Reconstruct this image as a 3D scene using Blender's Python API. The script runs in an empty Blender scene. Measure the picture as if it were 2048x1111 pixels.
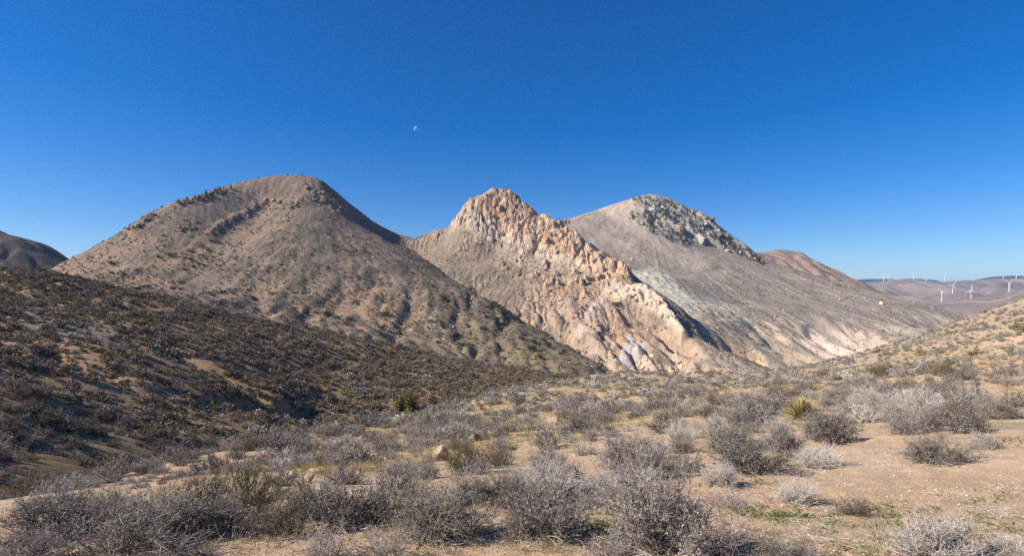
import bpy, math, random
import numpy as np
from mathutils import Vector, Matrix

# ------------------------------------------------------------------ camera, sky, sun
sc = bpy.context.scene
COL = sc.collection
F = 1100.0                       # focal length in pixels of the 2048 px wide photograph
CX, HY = 1024.0, 600.0           # principal column, horizon row
cam_d = bpy.data.cameras.new('camera')
cam_d.sensor_width = 36.0
cam_d.lens = 36.0 * F / 2048.0
cam_d.shift_y = (HY - 555.5) / 2048.0
cam_d.clip_start = 0.1
cam_d.clip_end = 80000.0
cam = bpy.data.objects.new('camera', cam_d)
cam.location = (0, 0, 0)
cam.rotation_euler = (math.radians(90), 0, 0)
COL.objects.link(cam)
sc.camera = cam

SUN_EL, SUN_AZ = 35.0, -104.0      # degrees; azimuth from the view direction, negative = left
az, el = math.radians(SUN_AZ), math.radians(SUN_EL)
SUN_DIR = Vector((math.sin(az) * math.cos(el), math.cos(az) * math.cos(el), math.sin(el)))
sun_d = bpy.data.lights.new('sun', 'SUN')
sun_d.energy = 4.6
sun_d.angle = math.radians(0.53)
sun_d.color = (1.0, 0.93, 0.83)
sun = bpy.data.objects.new('sun', sun_d)
sun.rotation_euler = (-SUN_DIR).to_track_quat('-Z', 'Y').to_euler()
sun.location = (-50, 0, 80)
COL.objects.link(sun)

world = bpy.data.worlds.new('World')
sc.world = world
world.use_nodes = True
wn = world.node_tree
wn.nodes.clear()
w_out = wn.nodes.new('ShaderNodeOutputWorld')
w_bg = wn.nodes.new('ShaderNodeBackground')
w_sky = wn.nodes.new('ShaderNodeTexSky')
w_sky.sky_type = 'NISHITA'
w_sky.sun_disc = False
w_sky.sun_elevation = el
w_sky.sun_rotation = az
w_sky.altitude = 1200
w_sky.air_density = 1.0
w_sky.dust_density = 0.35
w_sky.ozone_density = 4.0
w_hsv = wn.nodes.new('ShaderNodeHueSaturation')
w_hsv.inputs['Saturation'].default_value = 1.42
w_hsv.inputs['Hue'].default_value = 0.511
w_bg.inputs['Strength'].default_value = 0.078
wn.links.new(w_sky.outputs[0], w_hsv.inputs['Color'])
wn.links.new(w_hsv.outputs[0], w_bg.inputs['Color'])
wn.links.new(w_bg.outputs[0], w_out.inputs['Surface'])

sc.view_settings.view_transform = 'Standard'
sc.view_settings.look = 'None'
sc.view_settings.gamma = 1.0
sc.view_settings.use_curve_mapping = False
sc.view_settings.exposure = 0.80
sc.render.engine = 'CYCLES'
sc.cycles.use_denoising = False
sc.cycles.use_adaptive_sampling = False
sc.cycles.max_bounces = 5
sc.cycles.diffuse_bounces = 2
sc.cycles.volume_bounces = 0
sc.cycles.transparent_max_bounces = 4

# ------------------------------------------------------------------ small maths
rng = np.random.default_rng(7)
random.seed(7)

def P(px, py, Y):
    return ((px - CX) / F * Y, Y, (HY - py) / F * Y)

def to_px(x, y, z):
    y = np.maximum(y, 1e-3)
    return CX + F * x / y, HY - F * z / y

def _hash(ix, iy, seed):
    h = (ix.astype(np.int64) * 374761393 + iy.astype(np.int64) * 668265263 + seed * 2147483647 + 1013904223) & 0xffffffff
    h = ((h ^ (h >> 13)) * 1274126177) & 0xffffffff
    h = ((h ^ (h >> 16)) * 2246822519) & 0xffffffff
    return (h ^ (h >> 15)) & 0xffffffff

def noise(x, y, seed=0):
    xi = np.floor(x); yi = np.floor(y)
    fx = x - xi; fy = y - yi
    u = fx * fx * fx * (fx * (fx * 6 - 15) + 10)
    v = fy * fy * fy * (fy * (fy * 6 - 15) + 10)
    def g(ox, oy):
        a = _hash(xi + ox, yi + oy, seed) * (2 * np.pi / 4294967296.0)
        return np.cos(a) * (fx - ox) + np.sin(a) * (fy - oy)
    a, b, c, d = g(0, 0), g(1, 0), g(0, 1), g(1, 1)
    return 1.45 * ((a + (b - a) * u) + ((c + (d - c) * u) - (a + (b - a) * u)) * v)

def fbm(x, y, scale, octaves=5, seed=0, gain=0.5, ridged=False):
    s = np.zeros_like(x, dtype=float); amp = 1.0; f = 1.0 / scale; tot = 0
    for o in range(octaves):
        n = noise(x * f + 17.3 * o, y * f - 9.1 * o, seed + o)
        if ridged: n = 1 - 2 * np.abs(n)
        s += n * amp; tot += amp
        amp *= gain; f *= 2.03
    return s / tot

def blocks(x, y, scale, seed):
    """jointed rock: every cell of a cracked pattern stands at its own height and tilt"""
    fx = x / scale; fy = y / scale
    ix = np.floor(fx); iy = np.floor(fy)
    best = np.full(x.shape, 9e9); out = np.zeros(x.shape)
    for ox in (-1, 0, 1):
        for oy in (-1, 0, 1):
            cx = ix + ox; cy = iy + oy
            h1 = _hash(cx, cy, seed) / 4294967296.0; h2 = _hash(cx, cy, seed + 1) / 4294967296.0
            h3 = _hash(cx, cy, seed + 2) / 4294967296.0; h4 = _hash(cx, cy, seed + 3) / 4294967296.0; h5 = _hash(cx, cy, seed + 4) / 4294967296.0
            dx = fx - (cx + 0.1 + 0.8 * h1); dy = fy - (cy + 0.1 + 0.8 * h2)
            d = dx * dx + dy * dy
            v = (h3 * 2 - 1) + 1.6 * ((h4 - 0.5) * dx + (h5 - 0.5) * dy) * 2
            m = d < best
            best = np.where(m, d, best); out = np.where(m, v, out)
    return out

def facets(x, y, scale, seed, steep=1.0):
    """angular broken rock: the upper hull of tilted, turned blocks, one per cell"""
    fx = x / scale; fy = y / scale
    ix = np.floor(fx); iy = np.floor(fy)
    out = np.full(x.shape, -9.0)
    for ox in (-1, 0, 1):
        for oy in (-1, 0, 1):
            cx = ix + ox; cy = iy + oy
            h = [_hash(cx, cy, seed + k) / 4294967296.0 for k in range(6)]
            dx = fx - (cx + h[0]); dy = fy - (cy + h[1])
            a = h[2] * np.pi; ca, sa = np.cos(a), np.sin(a)
            ex = ca * dx + sa * dy; ey = -sa * dx + ca * dy
            v = 0.8 * h[3] + 0.9 * (h[4] - 0.5) * dx + 0.9 * (h[5] - 0.5) * dy - steep * np.maximum(np.maximum(np.abs(ex) - 0.12, np.abs(ey) * 0.75 - 0.12), 0)
            out = np.maximum(out, v)
    return out - 0.35

def streaks(x, y, cx, cy, k, seed, length=160.0):
    """runnels radiating downhill from a summit"""
    th = np.arctan2(x - cx, -(y - cy)); rr = np.hypot(x - cx, y - cy)
    w = 0.25 * noise(x / 60, y / 60, seed + 9)
    return 0.65 * noise((th + 0.05 * w) * k, rr / length, seed) + 0.5 * noise((th + 0.05 * w) * k * 2.6, rr / (length * 0.6), seed + 1)

def smooth(e0, e1, x):
    t = np.clip((x - e0) / (e1 - e0), 0, 1)
    return t * t * (3 - 2 * t)

class TPS:
    """thin-plate surface through surveyed points (x, y, z)"""
    def __init__(self, pts, reg=1e-3, scale=100.0):
        p = np.array(pts, float)
        self.s = scale
        self.c = p[:, :2] / scale
        n = len(p)
        K = self.k(self.c, self.c) + reg * np.eye(n)
        A = np.zeros((n + 3, n + 3))
        A[:n, :n] = K
        A[:n, n] = 1; A[:n, n + 1:] = self.c
        A[n, :n] = 1; A[n + 1:, :n] = self.c.T
        b = np.zeros(n + 3); b[:n] = p[:, 2]
        self.w = np.linalg.solve(A, b)
    @staticmethod
    def k(a, b):
        d2 = ((a[:, None, :] - b[None]) ** 2).sum(-1)
        return 0.5 * d2 * np.log(d2 + 1e-9)
    def __call__(self, x, y):
        sh = np.shape(x)
        q = np.stack([np.ravel(x), np.ravel(y)], 1) / self.s
        n = len(self.c)
        out = np.empty(len(q))
        for i in range(0, len(q), 20000):
            c = q[i:i + 20000]
            out[i:i + 20000] = self.k(c, self.c) @ self.w[:n] + self.w[n] + c @ self.w[n + 1:]
        return out.reshape(sh)

class Grid:
    """a height field sampled on a regular grid"""
    def __init__(self, x0, x1, y0, y1, cell):
        self.x0, self.y0, self.cell = x0, y0, cell
        self.nx = int((x1 - x0) / cell) + 1
        self.ny = int((y1 - y0) / cell) + 1
        self.X, self.Y = np.meshgrid(x0 + cell * np.arange(self.nx), y0 + cell * np.arange(self.ny))
        self.H = None
        self.flow = np.zeros((self.ny, self.nx))
    def sample(self, A, x, y, out=-1e4):
        gx = (np.asarray(x, float) - self.x0) / self.cell; gy = (np.asarray(y, float) - self.y0) / self.cell
        ok = (gx >= 0) & (gy >= 0) & (gx < self.nx - 1.001) & (gy < self.ny - 1.001)
        gx = np.clip(gx, 0, self.nx - 1.001); gy = np.clip(gy, 0, self.ny - 1.001)
        i = gx.astype(int); j = gy.astype(int); fx = gx - i; fy = gy - j
        v = A[j, i] * (1 - fx) * (1 - fy) + A[j, i + 1] * fx * (1 - fy) + A[j + 1, i] * (1 - fx) * fy + A[j + 1, i + 1] * fx * fy
        return np.where(ok, v, out)
    def h(self, x, y):
        return self.sample(self.H, x, y)
    def slope(self):
        gy, gx = np.gradient(self.H, self.cell)
        return np.hypot(gx, gy), gx, gy
    def erode(self, batches=6, n=15000, steps=45, seed=1, strength=0.3, cap_k=3.0, lim=4.0, amount=None):
        r = np.random.default_rng(seed)
        H = self.H / self.cell
        H0 = H.copy()
        ny, nx = H.shape
        fl = np.zeros(H.size)
        for b in range(batches):
            px = r.uniform(2, nx - 3, n); py = r.uniform(2, ny - 3, n)
            dx = np.zeros(n); dy = np.zeros(n); sed = np.zeros(n); vel = np.ones(n); wat = np.ones(n)
            for s in range(steps):
                i = px.astype(int); j = py.astype(int); fx = px - i; fy = py - j
                h00 = H[j, i]; h10 = H[j, i + 1]; h01 = H[j + 1, i]; h11 = H[j + 1, i + 1]
                gx = (h10 - h00) * (1 - fy) + (h11 - h01) * fy
                gy = (h01 - h00) * (1 - fx) + (h11 - h10) * fx
                h = h00 * (1 - fx) * (1 - fy) + h10 * fx * (1 - fy) + h01 * (1 - fx) * fy + h11 * fx * fy
                dx = dx * 0.15 - gx * 0.85; dy = dy * 0.15 - gy * 0.85
                l = np.hypot(dx, dy) + 1e-9
                dx /= l; dy /= l
                qx = np.clip(px + dx, 1, nx - 2.01); qy = np.clip(py + dy, 1, ny - 2.01)
                k = qx.astype(int); m = qy.astype(int); ux = qx - k; uy = qy - m
                h2 = H[m, k] * (1 - ux) * (1 - uy) + H[m, k + 1] * ux * (1 - uy) + H[m + 1, k] * (1 - ux) * uy + H[m + 1, k + 1] * ux * uy
                dh = h2 - h
                cap = np.maximum(-dh, 0.01) * vel * wat * cap_k
                up = dh > 0
                dep = np.where(up, np.minimum(dh, sed), np.where(sed > cap, (sed - cap) * 0.3, 0))
                ero = np.where(~up & (sed <= cap), np.minimum((cap - sed) * strength, -dh * 0.5), 0)
                d = dep - ero
                sed = sed - d
                base = j * nx + i
                idx = np.concatenate([base, base + 1, base + nx, base + nx + 1])
                wt = np.concatenate([(1 - fx) * (1 - fy), fx * (1 - fy), (1 - fx) * fy, fx * fy])
                H += np.clip(np.bincount(idx, wt * np.tile(d, 4), H.size), -0.04, 0.03).reshape(H.shape)
                wat = np.where(up, 0.0, wat); sed = np.where(up, 0.0, sed)
                fl += np.bincount(base, wat, H.size)
                vel = np.sqrt(np.maximum(vel * vel - dh * 2, 0.05)); vel = np.minimum(vel, 4)
                wat *= 0.985
                px, py = qx, qy
            H = H0 + np.clip(H - H0, -lim / self.cell, 0.6 * lim / self.cell)
            Hp = np.pad(H, 1, mode='edge')
            B = (Hp[:-2, 1:-1] + Hp[2:, 1:-1] + Hp[1:-1, :-2] + Hp[1:-1, 2:]) / 4
            H = H * 0.8 + B * 0.2
        k = 1.0 if amount is None else amount
        self.H = (H0 + (H - H0) * k) * self.cell
        self.flow = fl.reshape(H.shape) / max(1, batches)

def poly_mask(px, py, poly, soft=8.0):
    """1 inside the polygon, fading over `soft` at its edge"""
    p = np.array(poly, float)
    inside = np.zeros(px.shape, bool); d2 = np.full(px.shape, 1e12)
    for a, b in zip(p, np.roll(p, -1, 0)):
        c = ((a[1] > py) != (b[1] > py))
        with np.errstate(divide='ignore', invalid='ignore'):
            xi = (b[0] - a[0]) * (py - a[1]) / (b[1] - a[1] + 1e-12) + a[0]
        inside ^= c & (px < xi)
        e = b - a
        t = np.clip(((px - a[0]) * e[0] + (py - a[1]) * e[1]) / (e @ e + 1e-9), 0, 1)
        d2 = np.minimum(d2, (px - a[0] - t * e[0]) ** 2 + (py - a[1] - t * e[1]) ** 2)
    sd = np.sqrt(d2) * np.where(inside, 1, -1)
    return smooth(-soft, soft, sd)

def line_dist(px, py, line):
    p = np.array(line, float); d2 = np.full(px.shape, 1e12)
    for a, b in zip(p[:-1], p[1:]):
        e = b - a
        t = np.clip(((px - a[0]) * e[0] + (py - a[1]) * e[1]) / (e @ e + 1e-9), 0, 1)
        d2 = np.minimum(d2, (px - a[0] - t * e[0]) ** 2 + (py - a[1] - t * e[1]) ** 2)
    return np.sqrt(d2)

def ray_hit(hfun, px, py, y0, y1, n=1500):
    """where the line of sight through a photo pixel meets a height function"""
    Y = np.geomspace(y0, y1, n)
    x = (px - CX) / F * Y; z = (HY - py) / F * Y
    under = z < hfun(x, Y)
    k = int(np.argmax(under))
    if not under[k]: return None
    y = Y[k]
    xx = (px - CX) / F * y
    return Vector((xx, y, float(hfun(np.array([xx]), np.array([y]))[0])))

# ------------------------------------------------------------------ mesh + scene helpers
def mesh_np(name, V, faces, mat=None, col=None, smooth_shade=True):
    """V (n,3); faces (m,3) or (m,4) arrays (or a list of both)"""
    if not isinstance(faces, (list, tuple)): faces = [faces]
    faces = [np.asarray(f, np.int32) for f in faces if len(f)]
    me = bpy.data.meshes.new(name)
    V = np.asarray(V, np.float32)
    me.vertices.add(len(V)); me.vertices.foreach_set('co', V.ravel())
    loops = np.concatenate([f.ravel() for f in faces])
    tot = np.concatenate([np.full(len(f), f.shape[1], np.int32) for f in faces])
    st = np.concatenate([[0], np.cumsum(tot)[:-1]]).astype(np.int32)
    me.loops.add(len(loops)); me.loops.foreach_set('vertex_index', loops)
    me.polygons.add(len(tot)); me.polygons.foreach_set('loop_start', st)
    if not smooth_shade:
        a = me.attributes.new('sharp_face', 'BOOLEAN', 'FACE')
        a.data.foreach_set('value', np.ones(len(tot), bool))
    if col is not None:
        c = np.ones((len(V), 4), np.float32); c[:, :3] = col
        a = me.attributes.new('tint', 'FLOAT_COLOR', 'POINT')
        a.data.foreach_set('color', c.ravel())
    me.update(calc_edges=True)
    if mat is not None: me.materials.append(mat)
    return me

def obj(name, me, parent=None, loc=None, rot=None, scale=None):
    o = bpy.data.objects.new(name, me)
    COL.objects.link(o)
    if parent is not None: o.parent = parent
    if loc is not None: o.location = loc
    if rot is not None: o.rotation_euler = rot
    if scale is not None: o.scale = scale
    return o

def tag(o, label=None, cat=None, group=None, kind=None):
    if label: o['label'] = label
    if cat: o['category'] = cat
    if group: o['group'] = group
    if kind: o['kind'] = kind
    return o

def grid_faces(ny, nx, keep=None):
    i = np.arange(nx - 1); j = np.arange(ny - 1)
    I, J = np.meshgrid(i, j)
    b = (J * nx + I)
    f = np.stack([b, b + 1, b + nx + 1, b + nx], -1)
    if keep is not None:
        f = f[keep[:-1, :-1] | keep[1:, :-1] | keep[:-1, 1:] | keep[1:, 1:]]
    return f.reshape(-1, 4)

def compact(V, faces, col):
    used = np.zeros(len(V), bool); used[faces.ravel()] = True
    mp = np.cumsum(used) - 1
    return V[used], mp[faces], col[used]

# ------------------------------------------------------------------ materials
def new_mat(name):
    m = bpy.data.materials.new(name); m.use_nodes = True
    nt = m.node_tree
    b = nt.nodes['Principled BSDF']
    b.inputs['Roughness'].default_value = 0.95
    b.inputs['Specular IOR Level'].default_value = 0.15
    return m, nt, b

def N(nt, t, **kw):
    n = nt.nodes.new(t)
    for k, v in kw.items():
        if k in n.inputs: n.inputs[k].default_value = v
        else: setattr(n, k, v)
    return n

def ramp(nt, fac, stops):
    r = nt.nodes.new('ShaderNodeValToRGB')
    e = r.color_ramp.elements
    while len(e) > 1: e.remove(e[-1])
    for i, (p, c) in enumerate(stops):
        x = e[0] if i == 0 else e.new(p)
        x.position = p
        x.color = (c[0], c[1], c[2], 1) if isinstance(c, (tuple, list)) else (c, c, c, 1)
    nt.links.new(fac, r.inputs[0])
    return r.outputs[0]

def mul(nt, a, b, fac=1.0):
    m = nt.nodes.new('ShaderNodeMix'); m.data_type = 'RGBA'; m.blend_type = 'MULTIPLY'
    m.inputs[0].default_value = fac
    nt.links.new(a, m.inputs[6]); nt.links.new(b, m.inputs[7])
    return m.outputs[2]

def mixc(nt, fac, a, b):
    m = nt.nodes.new('ShaderNodeMix'); m.data_type = 'RGBA'
    nt.links.new(fac, m.inputs[0])
    for s, v in ((6, a), (7, b)):
        if isinstance(v, tuple): m.inputs[s].default_value = (*v, 1)
        else: nt.links.new(v, m.inputs[s])
    return m.outputs[2]

def terrain_mat(name, grain, speck=None, speck_col=(0.05, 0.045, 0.035), speck_amount=0.0, bump=0.3, lo=0.72, hi=1.28):
    """vertex tint x granular noise; optional dots of low scrub too small to build; bump"""
    m, nt, b = new_mat(name)
    L = nt.links
    at = N(nt, 'ShaderNodeAttribute', attribute_name='tint')
    geo = N(nt, 'ShaderNodeNewGeometry')
    n1 = N(nt, 'ShaderNodeTexNoise', Scale=1.0 / grain, Detail=8.0, Roughness=0.72)
    n2 = N(nt, 'ShaderNodeTexNoise', Scale=1.0 / (grain * 7), Detail=5.0, Roughness=0.6)
    L.new(geo.outputs['Position'], n1.inputs['Vector']); L.new(geo.outputs['Position'], n2.inputs['Vector'])
    g1 = ramp(nt, n1.outputs['Fac'], [(0.28, lo), (0.5, 1.0), (0.72, hi)])
    g2 = ramp(nt, n2.outputs['Fac'], [(0.3, 0.85), (0.7, 1.12)])
    c = mul(nt, mul(nt, at.outputs['Color'], g1), g2)
    if speck:
        v = N(nt, 'ShaderNodeTexVoronoi', Scale=1.0 / speck)
        L.new(geo.outputs['Position'], v.inputs['Vector'])
        n3 = N(nt, 'ShaderNodeTexNoise', Scale=1.0 / (speck * 9), Detail=3.0)
        L.new(geo.outputs['Position'], n3.inputs['Vector'])
        th = N(nt, 'ShaderNodeMath', operation='MULTIPLY'); th.inputs[1].default_value = speck_amount
        L.new(n3.outputs['Fac'], th.inputs[0])
        sub = N(nt, 'ShaderNodeMath', operation='SUBTRACT')
        L.new(th.outputs[0], sub.inputs[0]); L.new(v.outputs['Distance'], sub.inputs[1])
        mm = N(nt, 'ShaderNodeMath', operation='MULTIPLY'); mm.inputs[1].default_value = 6.0; mm.use_clamp = True
        L.new(sub.outputs[0], mm.inputs[0])
        c = mixc(nt, mm.outputs[0], c, speck_col)
    L.new(c, b.inputs['Base Color'])
    bp = N(nt, 'ShaderNodeBump', Strength=bump, Distance=grain * 0.6)
    L.new(n1.outputs['Fac'], bp.inputs['Height'])
    L.new(bp.outputs[0], b.inputs['Normal'])
    return m

def rock_mat(name, c0, c1, grain=2.0, bump=0.5):
    m, nt, b = new_mat(name)
    L = nt.links
    geo = N(nt, 'ShaderNodeNewGeometry')
    oi = N(nt, 'ShaderNodeObjectInfo')
    n1 = N(nt, 'ShaderNodeTexNoise', Scale=1.0 / grain, Detail=7.0, Roughness=0.65)
    n2 = N(nt, 'ShaderNodeTexNoise', Scale=1.0 / (grain * 5), Detail=4.0)
    L.new(geo.outputs['Position'], n1.inputs['Vector']); L.new(geo.outputs['Position'], n2.inputs['Vector'])
    base = mixc(nt, ramp(nt, n2.outputs['Fac'], [(0.35, 0.0), (0.65, 1.0)]), c0, c1)
    g = ramp(nt, n1.outputs['Fac'], [(0.3, 0.6), (0.5, 1.0), (0.7, 1.2)])
    r = ramp(nt, oi.outputs['Random'], [(0, 0.8), (1, 1.15)])
    L.new(mul(nt, mul(nt, base, g), r), b.inputs['Base Color'])
    bp = N(nt, 'ShaderNodeBump', Strength=bump, Distance=grain * 0.25)
    L.new(n1.outputs['Fac'], bp.inputs['Height']); L.new(bp.outputs[0], b.inputs['Normal'])
    return m

def plant_mat(name, c0, c1, var=0.3, rough=0.9):
    """colour between c0 and c1 over the plant, brightness varying from plant to plant"""
    m, nt, b = new_mat(name)
    L = nt.links
    b.inputs['Roughness'].default_value = rough
    oi = N(nt, 'ShaderNodeObjectInfo'); geo = N(nt, 'ShaderNodeNewGeometry')
    base = mixc(nt, geo.outputs['Random Per Island'], c0, c1)
    r = ramp(nt, oi.outputs['Random'], [(0, 1 - var), (1, 1 + var)])
    L.new(mul(nt, base, r), b.inputs['Base Color'])
    return m

# ------------------------------------------------------------------ terrain: heights
def lerp3(a, b, t):
    return np.asarray(a)[None, :] * (1 - t[:, None]) + np.asarray(b)[None, :] * t[:, None]

def shade_mix(col, mask, c):
    m = np.clip(mask, 0, 1)[:, None]
    return col * (1 - m) + np.asarray(c)[None] * m

def drop(pts, dy, dz, sel=None):
    """the far side of a crest: the same points dy farther and dz lower"""
    return [(x * (y + dy) / y, y + dy, z - dz) for x, y, z in pts]

# ---- near ground: the slope the camera stands on, down to the gully on the left
g_px = [(0,1111,4.6),(500,1111,4.5),(1000,1111,4.4),(1500,1111,4.4),(2048,1111,4.4),
        (1000,1060,5.2),(300,1060,5.4),(1700,1060,5.2),
        (1000,1000,6.9),(1600,1000,6.6),(2048,1000,6.4),(250,1010,7.6),
        (1700,950,8.2),(1250,950,9.2),(700,965,11),(100,1000,11),
        (2000,900,10.2),(1600,900,11.5),(1100,905,17),(800,905,24),(550,930,24),
        (1950,850,14.5),(1600,850,17),(1200,850,27),(900,850,39),
        (2000,800,21),(1600,800,28),(1200,800,50),(920,812,62),
        (2000,750,36),(1700,760,46),(1300,765,84),
        (2000,680,62),(1900,712,64),(2200,620,70),(2300,540,100),
        (2048,598,97),(1950,632,101),(1850,668,101),(1750,700,99),(1650,728,97),(1500,747,98),(1250,753,128),(1160,759,130),
        (0,985,23),(200,955,28),(450,905,37),(700,862,52),(860,817,70),(1000,786,93)]
g_pts = [P(*q) for q in g_px]
g_pts += [(0,0,-1.72),(-4,0,-1.95),(4,0,-1.55),(0,-8,-1.5),(-12,-6,-2.8),(12,-6,-0.9),(-30,10,-6.5),(30,8,-1.0),(-40,-20,-6),(40,-30,3),(0,-40,0)]
g_pts += [(145,160,-20),(105,160,-32),(60,155,-36),(20,200,-48),(-40,160,-45),(-70,120,-40),(-70,80,-32),(-70,40,-22),(180,110,10),(160,40,10)]
g_pts += [(x - 8, y + 12, z - 7) for x, y, z in [P(*q) for q in [(200,955,28),(450,905,37),(700,862,52),(860,817,70),(1000,786,93)]]]
ground_tps = TPS(g_pts, reg=2e-3, scale=30.0)

def ledge(x, y):
    """the low bank of a dry runnel on the right"""
    d = line_dist(x, y, [(4.6, 9.9), (6.6, 11.6), (8.3, 13.4), (9.6, 14.3), (11.5, 15.4)])
    side = (y - (9.9 + (x - 4.6) * 0.8))
    return -0.16 * np.exp(-(d / 0.75) ** 2) * (side > 0) 

def ground_h(x, y):
    x = np.asarray(x, float); y = np.asarray(y, float)
    r = np.hypot(x, y)
    z = ground_tps(x, y)
    a = smooth(3, 30, r)
    z = z + fbm(x, y, 14.0, 3, 11) * (0.10 + 0.55 * a)
    z = z + fbm(x, y, 2.6, 4, 21) * (0.07 + 0.05 * a)
    z = z + fbm(x, y, 0.7, 3, 31, ridged=True) * 0.03
    z = z - 0.35 * smooth(0.45, 0.95, fbm(x + 0.3 * y, y * 0.45, 16.0, 3, 45, ridged=True)) * a
    z = z + ledge(x, y)
    return z

ang = np.concatenate([np.linspace(-180, -56, 40)[:-1], np.linspace(-56, 56, 760), np.linspace(56, 180, 40)[1:]])
rad = np.concatenate([[0.01], np.geomspace(0.5, 3.0, 24)[:-1], np.geomspace(3.0, 260.0, 360)])
A_, R_ = np.meshgrid(np.radians(ang), rad)
GXv, GYv = (R_ * np.sin(A_)), (R_ * np.cos(A_))
GZv = ground_h(GXv, GYv)

# ---- hill on the left, scrub covered, turned away from the sun
h_px = [(-250,505,140),(0,540,128),(100,546,132),(200,566,138),(300,588,144),(420,618,150),(500,640,152),(640,660,156),(800,690,162),(1000,735,166),(1100,750,166),(1180,759,150),
        (0,620,85),(0,700,60),(0,800,40),(0,900,29),(0,985,25),(-250,700,54),(-250,850,32),(-250,600,90),
        (200,650,88),(200,750,60),(200,850,44),(200,955,34),(400,680,98),(400,750,76),(400,850,56),(450,905,48),
        (600,720,113),(600,800,86),(660,868,70),(800,740,131),(800,790,106),(860,817,95),(1000,768,130),(1000,786,115),(1160,759,140)]
h_pts = [P(*q) for q in h_px]
h_pts += [(x, y + 60, z - 26) for x, y, z in [P(*q) for q in h_px[:11]]]
h_pts += [(x + 10, y - 7, z - 1.5) for x, y, z in [P(*q) for q in [(0,985,25),(200,955,34),(450,905,48),(660,868,70),(860,817,95),(1000,786,115),(1160,759,140)]]]
h_pts += [(-60, 5, -9), (-90, 40, 2), (40, 170, -36), (60, 130, -34), (-220, 120, 14), (-200, 200, -10)]
hill_tps = TPS(h_pts, reg=2e-3, scale=50.0)
hill = Grid(-235, 62, 12, 232, 0.62)
hx, hy = hill.X, hill.Y
hill.H = hill_tps(hx, hy) + 0.9 * fbm(hx, hy, 34, 4, 51) + 0.35 * fbm(hx, hy, 6, 4, 52)
# little draws running down to the gully
hill.H -= 1.0 * smooth(0.35, 0.95, fbm(hx * 1.25 - hy * 0.35, hy * 0.5 + hx * 0.3, 42, 2, 57, ridged=True))
u, v = to_px(hx, hy, hill.H)
for ln_, wd_, dp_ in (([(440,795),(540,808),(620,830),(700,862),(740,880)], 13, 2.6), ([(90,700),(200,735),(330,790)], 12, 1.3), ([(330,690),(430,735),(520,790)], 11, 1.3)):
    dd_ = line_dist(u, v, ln_) / wd_
    hill.H -= dp_ * np.exp(-dd_ ** 2)
hill.erode(batches=4, n=9000, steps=50, seed=3, strength=0.25, lim=0.9)

# ---- left mountain
c_sil = [(-60,600,410),(20,575,420),(90,547,430),(150,518,445),(270,458,480),(330,420,505),(360,405,520),(440,378,560),(520,362,585),(575,354,598),(600,352,600),(640,360,605),(665,378,610),(690,402,615),(730,435,620),(760,458,625),(800,471,632),(830,477,640)]
c_px = c_sil + [(300,600,300),(500,640,300),(700,690,290),(900,722,290),(1100,742,290),(1250,750,300),(150,580,330),(0,600,330),
        (850,520,556),(900,557,505),(950,585,470),(1050,640,410),(1150,700,350),(1250,747,310),
        (600,450,520),(600,550,430),(600,620,350),(450,480,490),(450,580,390),(300,520,430),(300,580,350),(200,545,415),
        (750,560,450),(750,640,360),(900,620,410),(900,680,335),(700,462,548),(520,420,555),(640,400,575),(720,441,607),(760,474,599),(800,493,594),(830,506,592),(720,448,590),(760,472,580),(800,496,570),(1000,690,330),(1050,720,310)]
c_pts = [P(*q) for q in c_px]
c_pts += drop([P(*q) for q in c_sil], 130, 62) + drop([P(*q) for q in c_sil], 280, 140)
c_pts += [(x + 36, y + 24, z - 22) for x, y, z in [P(*q) for q in [(850,520,556),(900,557,505),(950,585,470),(1050,640,410),(1150,700,350),(1250,747,310)]]]
c_pts += [(x, 215, -50) for x in (-200, -100, 0, 60)] + [(-330, 230, -20), (-430, 330, -25), (-480, 480, -40), (160, 300, -70)]
mtl = Grid(-470, 130, 225, 800, 1.35)
x, y = mtl.X, mtl.Y
mtl.H = TPS(c_pts, 1e-3)(x, y)
mtl.H += 3.2 * fbm(x, y, 85, 5, 61) + 0.9 * fbm(x, y, 12, 4, 62)
low = smooth(40, -25, mtl.H)
st_c = streaks(x, y, P(600,352,600)[0], 600.0, 26.0, 640)
st_c = st_c * smooth(-0.25, 0.35, fbm(x, y, 120, 3, 648) + 0.1)
mtl.H += 0.4 * st_c * smooth(20, 120, np.hypot(x - P(600,352,600)[0], y - 600))
mtl.H -= low * 5.5 * smooth(0.2, 0.95, fbm(x * 1.2 + 0.1 * y, y * 0.33, 46, 3, 66, ridged=True))
u, v = to_px(x, y, mtl.H)
out_c = np.maximum.reduce([np.exp(-(line_dist(u, v, l) / w) ** 2) for l, w in
        (([(628, 392), (585, 412), (530, 405), (480, 430), (425, 462)], 11), ([(600, 372), (650, 398), (690, 420)], 9), ([(300, 432), (262, 462)], 8))])
mtl.H += out_c * (1.0 + 3.2 * fbm(x, y, 9, 4, 67, ridged=True))
mtl.erode(batches=8, n=16000, steps=70, seed=5, strength=0.32, lim=3.0, amount=0.26 + 0.6 * low)
wx = x + 2.5 * fbm(x, y, 11, 3, 177); wy = y + 2.5 * fbm(x, y, 11, 3, 178)
mtl.H += out_c * (3.6 * facets(wx, wy, 12, 179) + 1.8 * facets(wx, wy, 6, 188))

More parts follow.
